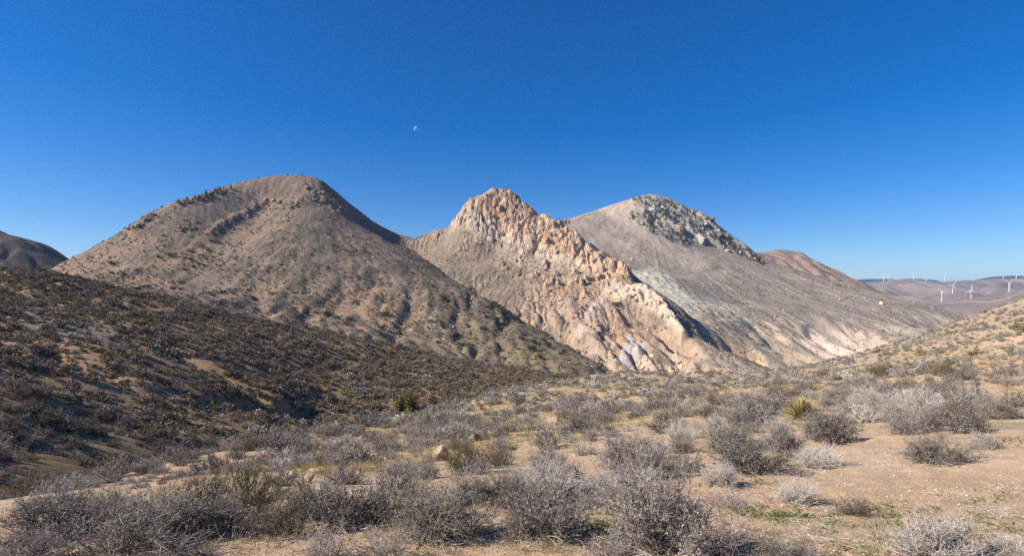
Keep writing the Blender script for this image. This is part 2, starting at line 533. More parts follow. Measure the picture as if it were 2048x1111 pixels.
# ---- middle crag
d_ridge = [(800,474,640),(830,477,640),(870,464,640),(905,456,636),(915,440,632),(950,404,635),(975,389,640),(990,386,640),(1015,390,640),(1040,408,640),(1060,424,635),(1095,446,625),(1130,470,610),(1180,502,582),(1220,526,556),(1255,552,530)]
d_px = d_ridge + [(900,550,545),(950,580,512),(1000,612,475),(1050,637,448),(1150,693,400),(1250,742,352),(880,505,600),(950,500,595),(1000,480,606),(1000,540,560),(1060,500,590),(1100,560,520),(1100,500,590),
        (1150,540,555),(1200,560,525),(1100,610,465),(1200,600,470),(1270,580,500),(1215,582,495),(1290,583,484),(1335,612,455),(1368,660,420),(1150,640,435),(1200,655,420),(1260,650,430),(1300,640,445),
        (1250,700,385),(1310,700,395),(1300,735,368),(1370,690,402),(1420,700,395),(1500,742,375),(1400,738,366)]
d_pts = [P(*q) for q in d_px]
d_pts += drop([P(*q) for q in d_ridge[:12]], 90, 60)
d_pts += [(x + 50, y + 60, z - 34) for x, y, z in [P(*q) for q in [(1130,470,610),(1180,502,582),(1220,526,556),(1255,552,530)]]]
d_pts += [(x + 42, y + 40, z - 24) for x, y, z in [P(*q) for q in [(1290,583,484),(1335,612,455),(1368,660,420)]]]
d_pts += [(x, 320, -66) for x in (20, 90, 150)] + [(-190, 560, 0), (-200, 680, 20), (220, 400, -64), (220, 520, -48), (150, 432, -33), (160, 455, -31), (168, 490, -24), (172, 530, -14), (180, 420, -46), (-60, 420, -60), (60, 800, 20), (200, 700, -40)]
crag = Grid(-190, 215, 330, 770, 1.0)
x, y = crag.X, crag.Y
crag.H = TPS(d_pts, 1e-3)(x, y)
u, v = to_px(x, y, crag.H)
wu = u + 7 * fbm(x, y, 18, 3, 71); wv = v + 6 * fbm(x, y, 18, 3, 72)
CRAG_POLY = [(900,458),(912,436),(948,402),(988,378),(1035,398),(1062,420),(1100,440),(1140,468),(1190,502),(1262,548),(1262,566),(1215,556),(1165,542),(1120,528),(1080,512),(1040,494),(1000,482),(960,472),(930,462)]
crag_m = poly_mask(wu, wv, CRAG_POLY, 7)
orng_m = poly_mask(wu, wv, [(1212,592),(1230,574),(1290,580),(1330,604),(1355,640),(1375,668),(1362,672),(1338,645),(1310,622),(1275,606),(1240,608)], 5)
base_m = np.maximum(poly_mask(wu, wv, [(1255,735),(1290,700),(1310,712),(1300,748),(1262,748)], 5), poly_mask(wu, wv, [(1330,745),(1350,695),(1366,720),(1366,745)], 4))
grey_m = poly_mask(wu, wv, [(1222,728),(1256,660),(1294,680),(1280,704),(1248,734)], 5)
crag.H += 3.4 * fbm(x, y, 60, 5, 73, ridged=True) + 0.8 * fbm(x, y, 9, 4, 74)
brk = poly_mask(wu, wv, [(870,470),(960,470),(1060,500),(1160,535),(1260,560),(1262,600),(1180,620),(1080,570),(960,520),(880,500)], 14) * smooth(0.18, 0.42, fbm(x, y, 20, 4, 176) + 0.15)
crag_m = np.maximum(crag_m, 0.8 * brk)
rel = 2.0 * fbm(x * 1.3, y * 0.8, 24, 4, 75, ridged=True) + 1.6 * fbm(x, y, 8, 4, 76, ridged=True)
crag.H += crag_m * (rel + 1.0)
crag.H += orng_m * (2.0 + 2.4 * fbm(x, y, 9, 4, 77, ridged=True)) + (base_m + grey_m) * 1.6 * fbm(x, y, 7, 4, 78, ridged=True)
lowd = smooth(12, -35, crag.H) * (1 - crag_m) * (1 - orng_m) * (0.15 + 0.85 * smooth(150, 115, x))
crag.H -= lowd * 4.0 * smooth(0.2, 0.9, fbm(x + 0.2 * y, y * 0.5, 17, 3, 189, ridged=True))
crag.H -= lowd * 12.0 * smooth(0.1, 0.95, fbm(x * 0.9 + 0.25 * y, y * 0.42, 44, 3, 79, ridged=True))
crag.erode(batches=6, n=14000, steps=60, seed=6, strength=0.35, lim=2.5, amount=0.45 + 0.35 * lowd)
wx = x + 2.5 * fbm(x, y, 11, 3, 170); wy = y * 0.8 + 2.5 * fbm(x, y, 11, 3, 171)
tq = crag.H / 11.0 + 1.1 * fbm(x, y, 34, 3, 186); fq = tq - np.floor(tq)
crag.H += crag_m * 11.0 * (smooth(0.3, 0.62, fq) - fq) * 0.4
def bulges(x, y, s, seed):
    wx = x + 0.25 * s * noise(x / s * 1.3, y / s * 1.3, seed + 5); wy = y + 0.25 * s * noise(x / s * 1.3 + 40, y / s * 1.3, seed + 6)
    return np.sqrt(np.abs(noise(wx / s, wy / s, seed)) + 0.0) - 0.45
al = (0.766 * x - 0.643 * y) / 1.9; pe = 0.643 * x + 0.766 * y          # beds run down along the ridge
blk = 8.5 * facets(x, 0.75 * y, 34, 172, 1.2) + 5.5 * facets(0.5 * al * 1.9 + 0.5 * x, pe, 14, 180, 1.4) + 2.2 * facets(x, 0.9 * y, 6.5, 185, 1.5)
ck = np.zeros_like(x)
for s_, d_, sd_ in ((26, 4.5, 901), (12, 2.6, 905), (6.5, 1.3, 909)):
    rn_ = 1 - 2 * np.abs(noise((x + 1.5 * noise(x / 7, y / 7, sd_ + 2)) / s_, (y * 0.7 + 1.5 * noise(x / 7, y / 7, sd_ + 3)) / s_, sd_))
    ck += d_ * smooth(0.80, 0.97, rn_)
blk = blk + 2.6 - ck
for px_, py_, Y_, hh_, ww_ in ((985, 386, 640, 3.5, 12), (1012, 390, 640, 3.5, 9), (952, 405, 636, 3.0, 9), (1040, 408, 638, 5.0, 11), (1064, 426, 634, 5.0, 10), (1092, 442, 626, 5.0, 9), (1130, 470, 610, 3.0, 7), (1182, 503, 580, 3.0, 7), (1228, 530, 552, 3.0, 6)):
    crag.H += hh_ * np.maximum(0, 1 - np.maximum(np.abs(x - P(px_, py_, Y_)[0]) / ww_, np.abs(y - Y_) / (ww_ * 1.6)))
crag.H += crag_m * blk * smooth(0.15, 0.5, crag_m) + orng_m * (4.0 * facets(x, y, 13, 190) + 2.0 * facets(x, y, 6, 195)) + (base_m + grey_m) * (3.0 * facets(x, y, 12, 196) + 1.6 * facets(x, y, 5.5, 197))


# ---- right mountain
e_sil = [(960,470,890),(1060,446,895),(1100,440,900),(1130,438,900),(1160,430,905),(1200,416,915),(1250,400,940),(1275,395,948),(1300,393,950),(1322,396,952),(1345,405,955),(1380,420,952),(1410,434,950),(1440,458,945),(1480,490,930),(1530,521,920),(1600,545,900),(1700,571,870),(1800,599,830),(1900,626,780),(1960,642,745)]
e_px = e_sil + [(1200,480,800),(1300,500,780),(1250,555,660),(1400,500,825),(1400,580,655),(1300,545,705),(1350,612,530),(1400,655,470),(1385,640,490),(1350,560,665),(1300,590,600),
        (1500,560,745),(1500,640,565),(1500,725,440),(1600,602,700),(1600,660,570),(1600,722,462),(1700,632,650),(1700,660,590),(1700,700,512),(1760,650,610),(1800,650,640),(1800,690,535),(1760,695,515),(1880,665,590),(1680,680,545),
        (1430,690,450),(1550,690,500),(1270,540,690),(1330,552,680)]
e_pts = [P(*q) for q in e_px]
e_pts += drop([P(*q) for q in e_sil], 170, 85) + drop([P(*q) for q in e_sil], 380, 180)
e_pts += [(60, 600, -20), (105, 395, -62), (240, 380, -75), (420, 400, -80), (560, 560, -75), (700, 700, -75), (-80, 760, 40)]
mtr = Grid(-90, 760, 385, 1180, 1.9)
x, y = mtr.X, mtr.Y
mtr.H = TPS(e_pts, 1e-3)(x, y)
u, v = to_px(x, y, mtr.H)
wu = u + 8 * fbm(x, y, 26, 3, 81); wv = v + 6 * fbm(x, y, 26, 3, 82)
face_m = poly_mask(wu, wv, [(1262,402),(1300,388),(1350,405),(1410,430),(1440,455),(1490,490),(1520,522),(1478,508),(1430,492),(1390,488),(1350,470),(1310,460),(1272,440)], 8)
nose_m = poly_mask(wu, wv, [(1268,548),(1300,536),(1335,548),(1375,580),(1400,600),(1480,612),(1520,640),(1450,650),(1400,662),(1378,640),(1350,605),(1300,575)], 10)
mtr.H += 3.0 * fbm(x, y, 110, 4, 83) + 0.8 * fbm(x, y, 14, 4, 84)
mtr.H += face_m * (2 + 4.5 * fbm(x, y * 0.8, 26, 4, 85, ridged=True)) + nose_m * 2.2 * fbm(x, y, 12, 4, 86, ridged=True)
lowe = smooth(-8, -38, mtr.H) * (0.1 + 0.9 * smooth(1400, 1500, u))
st_e = streaks(x, y, P(1295,390,950)[0], 950.0, 30.0, 660, 260)
st_e = st_e * smooth(-0.25, 0.35, fbm(x, y, 160, 3, 668) + 0.05)
mtr.H += 0.7 * st_e * smooth(30, 200, np.hypot(x - P(1295,390,950)[0], y - 950))
mtr.H -= lowe * 3.5 * smooth(0.2, 0.9, fbm(x + 0.3 * y, y * 0.5, 24, 3, 189, ridged=True))
mtr.H -= lowe * 9.0 * smooth(0.1, 0.95, fbm(x * 0.8 + 0.35 * y, y * 0.35, 60, 3, 87, ridged=True))
cut = poly_mask(u, v, [(1590,660),(1620,648),(1700,652),(1745,660),(1765,690),(1720,712),(1660,712),(1640,690)], 9)
mtr.H -= cut * 7.0
mtr.erode(batches=6, n=12000, steps=60, seed=8, strength=0.3, lim=2.5, amount=0.2 + 0.5 * lowe + 0.3 * face_m)
wx = x + 4 * fbm(x, y, 16, 3, 173); wy = y * 0.8 + 4 * fbm(x, y, 16, 3, 174)
mtr.H += face_m * (9.0 * facets(x, 0.8 * y, 46, 175) + 6.5 * facets(x, 0.8 * y, 20, 176))


# ---- farther relief
f_sil = [(1380,545,1700),(1440,520,1700),(1500,512,1700),(1545,505,1700),(1590,503,1700),(1610,508,1695),(1640,527,1680),(1690,561,1640),(1750,590,1580),(1850,622,1500)]
f_pts = [P(*q) for q in f_sil] + drop([P(*q) for q in f_sil], 300, 130)
f_pts += [P(*q) for q in [(1560,545,1400),(1640,580,1350),(1500,560,1350),(1760,620,1250),(1860,632,1150),(1920,640,1100)]] + [(300, 1150, -70), (700, 1100, -80), (1100, 1050, -90), (1500, 1300, -90), (1500, 1700, -95)]
red = Grid(360, 1350, 1060, 2050, 5.5)
x, y = red.X, red.Y
red.H = TPS(f_pts, 1e-3, 300)(x, y) + 16 * fbm(x, y, 170, 5, 91, ridged=True) - 6
red.erode(batches=5, n=8000, steps=50, seed=9, strength=0.35, lim=14)

w_crest = [(1650,625,3300),(1760,622,3350),(1850,612,3450),(1884,603,3500),(1942,600,3500),(1990,592,3500),(2048,581,3500),(2150,570,3500),(2300,560,3500)]
w_pts = [P(*q) for q in w_crest] + drop([P(*q) for q in w_crest], 700, 120) + drop([P(*q) for q in w_crest], -1100, 70)
w_pts += [P(1905,587,4100), P(2018,584.5,3700), P(1960,592,3900)]
near_ridge = Grid(1400, 5200, 2150, 4500, 22)
x, y = near_ridge.X, near_ridge.Y
near_ridge.H = TPS(w_pts, 1e-3, 700)(x, y) + 14 * fbm(x, y, 420, 5, 95, ridged=True) - 6

p_crest = [(1550,585,5600),(1640,575,5700),(1700,566,5800),(1767,562.5,5900),(1792,562,5900),(1828,562.5,5900),(1851,565,5900),(1888,565,5900),(1947,561,5900),(1985,557,5900),(2007,559.5,5900),(2033,563,5900),(2100,558,5900),(2300,550,5900)]
p_pts = [P(*q) for q in p_crest] + drop([P(*q) for q in p_crest], 900, 220) + drop([P(*q) for q in p_crest], -900, 130) + drop([P(*q) for q in p_crest], -1900, 260)
far_hills = Grid(2300, 8200, 4050, 7000, 30)
x, y = far_hills.X, far_hills.Y
far_hills.H = TPS(p_pts, 1e-3, 1000)(x, y)
env = 1 - np.exp(-((y - 5900) / 500) ** 2)
far_hills.H += (14 + 95 * env) * fbm(x, y, 800, 5, 98, ridged=True) - 8 - 18 * env
far_hills.erode(batches=3, n=6000, steps=40, seed=10, strength=0.3, lim=40)

b_crest = [(1500,575,9500),(1640,566,9500),(1720,559,9500),(1770,556.5,9500),(1800,556.5,9500),(1835,557,9500),(1870,565,9500),(1895,571,9500),(1930,566,9500),(1965,556,9500),(2010,552,9500),(2048,556,9500),(2200,550,9500),(2400,556,9500)]
b_pts = [P(*q) for q in b_crest] + drop([P(*q) for q in b_crest], 1500, 420) + drop([P(*q) for q in b_crest], -1500, 420)
back_ridge = Grid(3500, 12500, 8000, 11000, 60)
x, y = back_ridge.X, back_ridge.Y
back_ridge.H = TPS(b_pts, 1e-3, 1500)(x, y) + 26 * fbm(x, y, 700, 5, 99, ridged=True) - 10

l_sil = [(-420,440,800),(-200,452,800),(-80,460,800),(0,471,800),(40,484,800),(70,497,800),(112,503,790),(138,519,780),(200,560,760),(280,600,740)]
l_pts = [P(*q) for q in l_sil] + drop([P(*q) for q in l_sil], 180, 90) + [P(*q) for q in [(0,545,640),(60,540,660),(100,545,680),(-200,540,620),(-400,560,600),(200,590,660)]]
l_pts += [(-300, 560, -40), (-800, 480, -20), (-480, 1100, -60)]
left_far = Grid(-1150, -420, 560, 1080, 3.0)
x, y = left_far.X, left_far.Y
left_far.H = TPS(l_pts, 1e-3, 150)(x, y) + 9 * fbm(x, y, 120, 5, 93, ridged=True) - 4
left_far.erode(batches=4, n=8000, steps=50, seed=12, strength=0.3, lim=8)

# ------------------------------------------------------------------ terrain: colours of soil and rock, meshes
def grid_object(name, g, mat, col, keep=None, label=None, soft=True):
    V = np.stack([g.X.ravel(), g.Y.ravel(), g.H.ravel()], 1)
    f = grid_faces(g.ny, g.nx, keep)
    V, f, c = compact(V, f, col)
    o = obj(name, mesh_np(name, V, f, mat, c, soft))
    tag(o, label=label, kind='structure')
    return o

def rnd(c, n, amt, seed, X, Y, sc_):
    return c

# near ground
gx, gy, gz = GXv.ravel(), GYv.ravel(), GZv.ravel()
n1 = fbm(gx, gy, 9, 4, 101); n2 = fbm(gx, gy, 30, 3, 102); n3 = fbm(gx, gy, 2.2, 4, 103)
SAND = (0.485, 0.33, 0.20); SAND_PALE = (0.54, 0.392, 0.262); SOIL = (0.34, 0.225, 0.115); MOSSY = (0.27, 0.205, 0.085)
col = lerp3(SAND, SAND_PALE, smooth(-0.25, 0.35, n1 + 0.4 * n3))
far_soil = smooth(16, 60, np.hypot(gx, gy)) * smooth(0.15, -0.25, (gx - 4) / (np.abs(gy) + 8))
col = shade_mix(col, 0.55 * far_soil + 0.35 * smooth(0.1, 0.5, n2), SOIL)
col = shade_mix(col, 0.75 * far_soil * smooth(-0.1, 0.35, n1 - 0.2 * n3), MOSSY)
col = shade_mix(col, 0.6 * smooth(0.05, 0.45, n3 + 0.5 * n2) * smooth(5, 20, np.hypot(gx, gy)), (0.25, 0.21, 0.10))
col = shade_mix(col, 0.55 * smooth(55, 85, gy) * smooth(20, 50, gx), (0.36, 0.265, 0.175))
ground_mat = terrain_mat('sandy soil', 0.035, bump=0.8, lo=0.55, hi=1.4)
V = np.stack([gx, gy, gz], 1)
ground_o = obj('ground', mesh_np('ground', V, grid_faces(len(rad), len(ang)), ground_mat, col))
tag(ground_o, kind='structure')

# left hill
x, y, z = hill.X.ravel(), hill.Y.ravel(), hill.H.ravel()
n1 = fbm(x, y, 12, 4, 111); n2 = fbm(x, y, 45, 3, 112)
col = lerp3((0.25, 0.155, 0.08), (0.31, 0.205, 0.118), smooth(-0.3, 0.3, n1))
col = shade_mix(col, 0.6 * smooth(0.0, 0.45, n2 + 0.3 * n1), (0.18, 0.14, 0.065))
u, v = to_px(x, y, z)
ash = np.maximum(poly_mask(u + 14 * n1, v + 9 * n1, [(20,640),(60,622),(150,645),(235,650),(225,680),(100,668),(45,655)], 10), poly_mask(u + 14 * n1, v + 9 * n1, [(212,668),(240,652),(262,668),(255,690),(225,692)], 8))
col = shade_mix(col, 0.75 * ash, (0.23, 0.20, 0.165))
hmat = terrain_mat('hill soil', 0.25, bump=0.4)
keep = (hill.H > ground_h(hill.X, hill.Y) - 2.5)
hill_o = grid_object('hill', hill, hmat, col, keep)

# left mountain
x, y, z = mtl.X.ravel(), mtl.Y.ravel(), mtl.H.ravel()
u, v = to_px(x, y, z)
n1 = fbm(x, y, 22, 5, 121); n2 = fbm(x, y, 90, 3, 122); fl = np.log1p(mtl.flow.ravel()); s, sx, sy = mtl.slope(); s = s.ravel()
fl = (fl - np.median(fl)); wu = u + 12 * n1; wv = v + 9 * n2
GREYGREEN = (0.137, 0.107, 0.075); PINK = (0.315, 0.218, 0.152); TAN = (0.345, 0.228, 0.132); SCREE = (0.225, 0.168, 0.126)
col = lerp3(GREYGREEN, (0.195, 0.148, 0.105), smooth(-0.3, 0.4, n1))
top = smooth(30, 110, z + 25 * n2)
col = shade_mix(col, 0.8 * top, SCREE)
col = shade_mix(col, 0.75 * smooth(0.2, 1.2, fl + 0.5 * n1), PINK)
st = st_c.ravel()
col = shade_mix(col, 0.5 * smooth(0.05, 0.55, st + 0.5 * n1), (0.27, 0.19, 0.13))
col = shade_mix(col, 0.45 * smooth(0.1, 0.6, -st + 0.5 * n2), (0.125, 0.10, 0.068))
col = shade_mix(col, 0.85 * poly_mask(wu, wv, [(85,548),(270,468),(330,478),(240,512),(180,545),(130,560)], 16), (0.31, 0.205, 0.135))
col = shade_mix(col, 0.75 * poly_mask(wu, wv, [(240,560),(420,475),(450,500),(360,560),(330,600),(270,590)], 14) * smooth(-0.3, 0.3, n1), TAN)
col = shade_mix(col, 0.8 * poly_mask(wu, wv, [(420,610),(500,560),(640,600),(760,560),(850,600),(930,690),(1000,720),(900,710),(640,650),(500,640)], 16) * smooth(-0.25, 0.25, n1 + 0.3 * fl), TAN)
col = shade_mix(col, 0.7 * poly_mask(wu, wv, [(670,470),(720,450),(760,480),(830,560),(900,640),(880,660),(790,590),(700,510)], 12) * smooth(-0.3, 0.2, n1), (0.27, 0.195, 0.14))
col = shade_mix(col, 0.7 * poly_mask(wu, wv, [(900,700),(960,640),(1060,660),(1180,730),(1050,735)], 14) * smooth(-0.3, 0.2, n2), (0.235, 0.18, 0.09))
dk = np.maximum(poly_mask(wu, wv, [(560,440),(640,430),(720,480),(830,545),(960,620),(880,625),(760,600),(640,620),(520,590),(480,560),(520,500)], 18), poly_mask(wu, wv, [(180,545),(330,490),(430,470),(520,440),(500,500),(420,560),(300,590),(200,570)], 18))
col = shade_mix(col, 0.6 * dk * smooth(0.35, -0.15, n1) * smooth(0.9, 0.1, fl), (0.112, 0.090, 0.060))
oc = out_c.ravel()
col = shade_mix(col, 0.7 * oc * smooth(-0.2, 0.3, n1), (0.32, 0.205, 0.115))
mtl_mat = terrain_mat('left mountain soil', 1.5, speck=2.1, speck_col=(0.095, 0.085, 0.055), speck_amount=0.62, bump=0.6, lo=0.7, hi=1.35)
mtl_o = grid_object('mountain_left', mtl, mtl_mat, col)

# crag
x, y, z = crag.X.ravel(), crag.Y.ravel(), crag.H.ravel()
u, v = to_px(x, y, z)
n1 = fbm(x, y, 16, 5, 131); n2 = fbm(x, y, 60, 3, 132); n3 = fbm(x, y, 6, 3, 133); fl = np.log1p(crag.flow.ravel()); fl -= np.median(fl)
ORANGE = (0.49, 0.335, 0.22); PALE = (0.53, 0.435, 0.325)
col = lerp3((0.185, 0.145, 0.108), (0.26, 0.195, 0.14), smooth(-0.3, 0.3, n1))
col = shade_mix(col, 0.7 * smooth(0.1, 1.0, fl + n1), (0.29, 0.215, 0.15))
wu = u + 8 * n1; wv = v + 8 * n3
foot = poly_mask(wu, wv, [(1030,640),(1060,560),(1140,548),(1262,566),(1300,640),(1380,670),(1540,750),(1250,770),(1150,705)], 14)
col = shade_mix(col, 0.9 * foot * smooth(-0.45, 0.05, n1), (0.44, 0.31, 0.208))
rib = smooth(0.25, 0.8, fbm(x * 0.9 + 0.25 * y, y * 0.42, 44, 3, 79, ridged=True) * -1 + 0.25)
col = shade_mix(col, 0.8 * foot * rib, (0.56, 0.44, 0.335))
col = shade_mix(col, 0.65 * foot * smooth(0.12, 0.4, n2 + 0.3 * n3), (0.36, 0.31, 0.27))
col = shade_mix(col, 0.75 * foot * smooth(0.1, 0.45, -n2 + 0.4 * n1), (0.40, 0.255, 0.15))
col = shade_mix(col, 0.7 * poly_mask(wu, wv, [(1090,600),(1150,565),(1200,590),(1160,640),(1110,660)], 12) * smooth(-0.2, 0.3, n1), (0.38, 0.225, 0.155))
col = shade_mix(col, 0.75 * poly_mask(wu, wv, [(960,480),(1040,498),(1140,530),(1230,560),(1200,575),(1100,560),(1010,520)], 9) * smooth(-0.35, 0.15, n3), (0.47, 0.37, 0.26))
col = shade_mix(col, 0.65 * poly_mask(wu, wv, [(830,480),(905,458),(930,470),(860,560),(840,520)], 10), (0.33, 0.245, 0.175))
cm = crag_m.ravel()
col = shade_mix(col, cm, ORANGE)
white = poly_mask(wu, wv, [(890,462),(915,430),(950,412),(975,440),(1000,462),(1050,480),(1090,498),(1160,520),(1180,545),(1120,540),(1040,505),(980,485),(930,470)], 9)
col = shade_mix(col, 0.75 * cm * smooth(0.0, 0.4, n1 + 0.5 * n3), (0.55, 0.42, 0.295))
col = shade_mix(col, 0.6 * cm * smooth(0.15, 0.4, -n1 + 0.6 * n3), (0.40, 0.235, 0.125))
col = shade_mix(col, 0.85 * white * np.maximum(cm, 0.55 * smooth(0, .3, n1)), PALE)
col = shade_mix(col, 0.55 * cm * smooth(0.1, 0.4, n2 + 0.5 * n1), (0.38, 0.245, 0.165))
col = shade_mix(col, 0.9 * orng_m.ravel(), (0.70, 0.53, 0.385))
col = shade_mix(col, 0.8 * base_m.ravel(), (0.64, 0.48, 0.34))
col = shade_mix(col, 0.85 * grey_m.ravel(), (0.40, 0.37, 0.345))
col = shade_mix(col, 0.6 * poly_mask(wu, wv, [(1145,665),(1195,595),(1205,600),(1160,680)], 5), (0.50, 0.41, 0.34))
crag_mat = terrain_mat('crag rock', 1.2, speck=2.2, speck_col=(0.15, 0.12, 0.085), speck_amount=0.42, bump=0.8, lo=0.62, hi=1.3)
crag_o = grid_object('mountain_middle', crag, crag_mat, col, soft=False)

# right mountain
x, y, z = mtr.X.ravel(), mtr.Y.ravel(), mtr.H.ravel()
u, v = to_px(x, y, z)
n1 = fbm(x, y, 30, 5, 141); n2 = fbm(x, y, 120, 3, 142); n3 = fbm(x, y, 9, 3, 143); fl = np.log1p(mtr.flow.ravel()); fl -= np.median(fl)
col = lerp3((0.275, 0.22, 0.17), (0.345, 0.28, 0.218), smooth(-0.3, 0.3, n1))
col = shade_mix(col, 0.7 * smooth(0.05, 0.5, st_e.ravel() + 0.5 * n1), (0.43, 0.355, 0.275))
col = shade_mix(col, 0.5 * smooth(0.1, 0.5, -st_e.ravel() + 0.3 * n2), (0.20, 0.165, 0.135))
wu = u + 9 * n1; wv = v + 7 * n1
col = shade_mix(col, 0.95 * poly_mask(wu, wv, [(1200,418),(1262,400),(1270,440),(1330,478),(1400,500),(1420,530),(1390,545),(1330,510),(1260,460)], 9), (0.48, 0.385, 0.29))
col = shade_mix(col, 0.45 * poly_mask(wu, wv, [(1090,445),(1150,440),(1260,500),(1320,545),(1260,560),(1150,490)], 9) * smooth(-0.2, 0.3, n1), (0.30, 0.255, 0.23))
col = shade_mix(col, 0.9 * nose_m.ravel(), (0.50, 0.46, 0.36))
lowt = poly_mask(wu, wv, [(1370,640),(1410,605),(1500,618),(1600,668),(1680,660),(1770,668),(1800,700),(1720,740),(1500,770),(1380,730)], 16)
col = shade_mix(col, 0.85 * lowt * smooth(-0.45, 0.1, n1 + 0.4 * n3), (0.50, 0.375, 0.255))
col = shade_mix(col, 0.6 * lowt * smooth(0.1, 0.5, n3 - n1), (0.27, 0.22, 0.175))
col = shade_mix(col, 0.8 * poly_mask(wu, wv, [(1395,680),(1440,660),(1510,700),(1530,745),(1420,740)], 12) * smooth(-0.25, 0.25, n1), (0.47, 0.31, 0.175))
col = shade_mix(col, 0.95 * cut.ravel() * smooth(-0.6, 0.0, n1), (0.58, 0.45, 0.34))
col = shade_mix(col, 0.9 * face_m.ravel(), (0.35, 0.31, 0.25))
for line, wd, c, a in (([(1290,478),(1315,503),(1345,535),(1360,543),(1372,555),(1388,572),(1384,580)], 2.4, (0.34, 0.27, 0.20), 0.8),
                 ([(1535,531),(1580,548),(1650,572),(1700,588),(1762,607),(1770,609)], 2.6, (0.37, 0.31, 0.245), 0.8),
                 ([(1660,572),(1664,563),(1668,558)], 1.8, (0.46, 0.38, 0.29), 0.7),
                 ([(1210,420),(1262,455),(1310,500)], 4.0, (0.44, 0.36, 0.27), 0.5), ([(1366,545),(1368,556),(1376,575)], 1.6, (0.42, 0.35, 0.27), 0.6)):
    col = shade_mix(col, a * np.exp(-(line_dist(u + 2 * n3, v + 2 * n3, line) / wd) ** 2), c)
col = shade_mix(col, 0.5 * poly_mask(wu, wv, [(1400,575),(1440,580),(1430,592),(1400,588)], 5), (0.26, 0.225, 0.21))
mtr_mat = terrain_mat('right mountain scree', 2.0, speck=2.8, speck_col=(0.12, 0.105, 0.085), speck_amount=0.58, bump=0.5, lo=0.72, hi=1.3)
mtr_o = grid_object('mountain_right', mtr, mtr_mat, col)

# farther relief
def simple(name, g, c0, c1, mat, extra=None, seed=1, s1=60):
    x, y, z = g.X.ravel(), g.Y.ravel(), g.H.ravel()
    n1 = fbm(x, y, s1, 5, seed)
    col = lerp3(c0, c1, smooth(-0.3, 0.3, n1))
    if extra: col = extra(x, y, z, n1, col)
    return grid_object(name, g, mat, col)
def red_x(x, y, z, n, col):
    return shade_mix(col, smooth(-20, -60, z + 30 * n), (0.31, 0.21, 0.135))
red_o = simple('mountain_red', red, (0.245, 0.165, 0.125), (0.29, 0.21, 0.16), terrain_mat('red rock', 6, speck=7, speck_amount=0.45, speck_col=(0.16, 0.11, 0.085), bump=0.5), red_x, 151, 120)
def ridge_x(x, y, z, n, col):
    u, v = to_px(x, y, z)
    road = np.exp(-(line_dist(u, v, [(1870, 604), (1905, 605), (1940, 601.5), (1975, 604), (2010, 598), (2024, 592)]) / 1.8) ** 2)
    pad = np.exp(-(line_dist(u, v, [(1996, 584.5), (2024, 584.5)]) / 1.2) ** 2) + np.exp(-(line_dist(u, v, [(2035, 583), (2060, 583)]) / 1.4) ** 2)
    return shade_mix(col, 0.9 * np.clip(road + pad, 0, 1), (0.40, 0.315, 0.22))
near_o = simple('hills_with_turbines', near_ridge, (0.21, 0.165, 0.13), (0.29, 0.21, 0.155), terrain_mat('turbine hill soil', 14, speck=16, speck_amount=0.6, bump=0.4), ridge_x, 152, 300)
far_o = simple('hills_far', far_hills, (0.235, 0.18, 0.142), (0.32, 0.245, 0.185), terrain_mat('far hill soil', 30, bump=0.4), None, 153, 600)
back_o = simple('ridge_far', back_ridge, (0.05, 0.055, 0.05), (0.07, 0.07, 0.062), terrain_mat('wooded ridge', 40, bump=0.4), None, 154, 900)
lfar_o = simple('hill_far_left', left_far, (0.058, 0.047, 0.035), (0.08, 0.063, 0.047), terrain_mat('dark hill soil', 3, speck=3.5, speck_amount=0.5, bump=0.4), None, 155, 80)  # shade of this slope put into the soil colour

# plain out to the horizon, under everything
pr = np.concatenate([[1.0], np.geomspace(150, 14000, 40)])
pa = np.radians(np.linspace(0, 360, 97))
PA, PR = np.meshgrid(pa, pr)
pv = np.stack([(PR * np.sin(PA)).ravel(), (PR * np.cos(PA)).ravel(), np.full(PR.size, -135.0)], 1)
plain_col = lerp3((0.26, 0.2, 0.15), (0.3, 0.23, 0.17), smooth(-0.3, 0.3, fbm(pv[:, 0], pv[:, 1], 3000, 3, 160)))
plain_o = obj('plain', mesh_np('plain', pv, grid_faces(len(pr), len(pa)), terrain_mat('plain soil', 60, bump=0.2), plain_col))
tag(plain_o, kind='structure')

# ------------------------------------------------------------------ plant and rock shapes
def tubes(lines, r0, r1, sides=3):
    """lines (n,k+1,3) tapering from r0 to r1 (per line) -> verts, quads"""
    n, k1, _ = lines.shape
    d = np.diff(lines, axis=1)
    d = np.concatenate([d, d[:, -1:]], 1)
    d /= np.linalg.norm(d, axis=2, keepdims=True) + 1e-9
    ref = np.where(np.abs(d[..., 2:3]) > 0.9, np.array([1.0, 0, 0]), np.array([0, 0, 1.0]))
    a = np.cross(d, ref); a /= np.linalg.norm(a, axis=2, keepdims=True) + 1e-9
    b = np.cross(d, a)
    t = np.linspace(0, 1, k1)[None, :]
    r = (r0[:, None] * (1 - t) + r1[:, None] * t)[..., None]
    rings = []
    for s in range(sides):
        ph = 2 * np.pi * s / sides
        rings.append(lines + r * (math.cos(ph) * a + math.sin(ph) * b))
    V = np.stack(rings, 2)                                   # n,k1,sides,3
    base = (np.arange(n)[:, None, None] * k1 + np.arange(k1 - 1)[None, :, None]) * sides
    s = np.arange(sides)[None, None, :]; s2 = (s + 1) % sides
    f = np.stack([base + s, base + s2, base + sides + s2, base + sides + s], -1)
    return V.reshape(-1, 3), f.reshape(-1, 4)

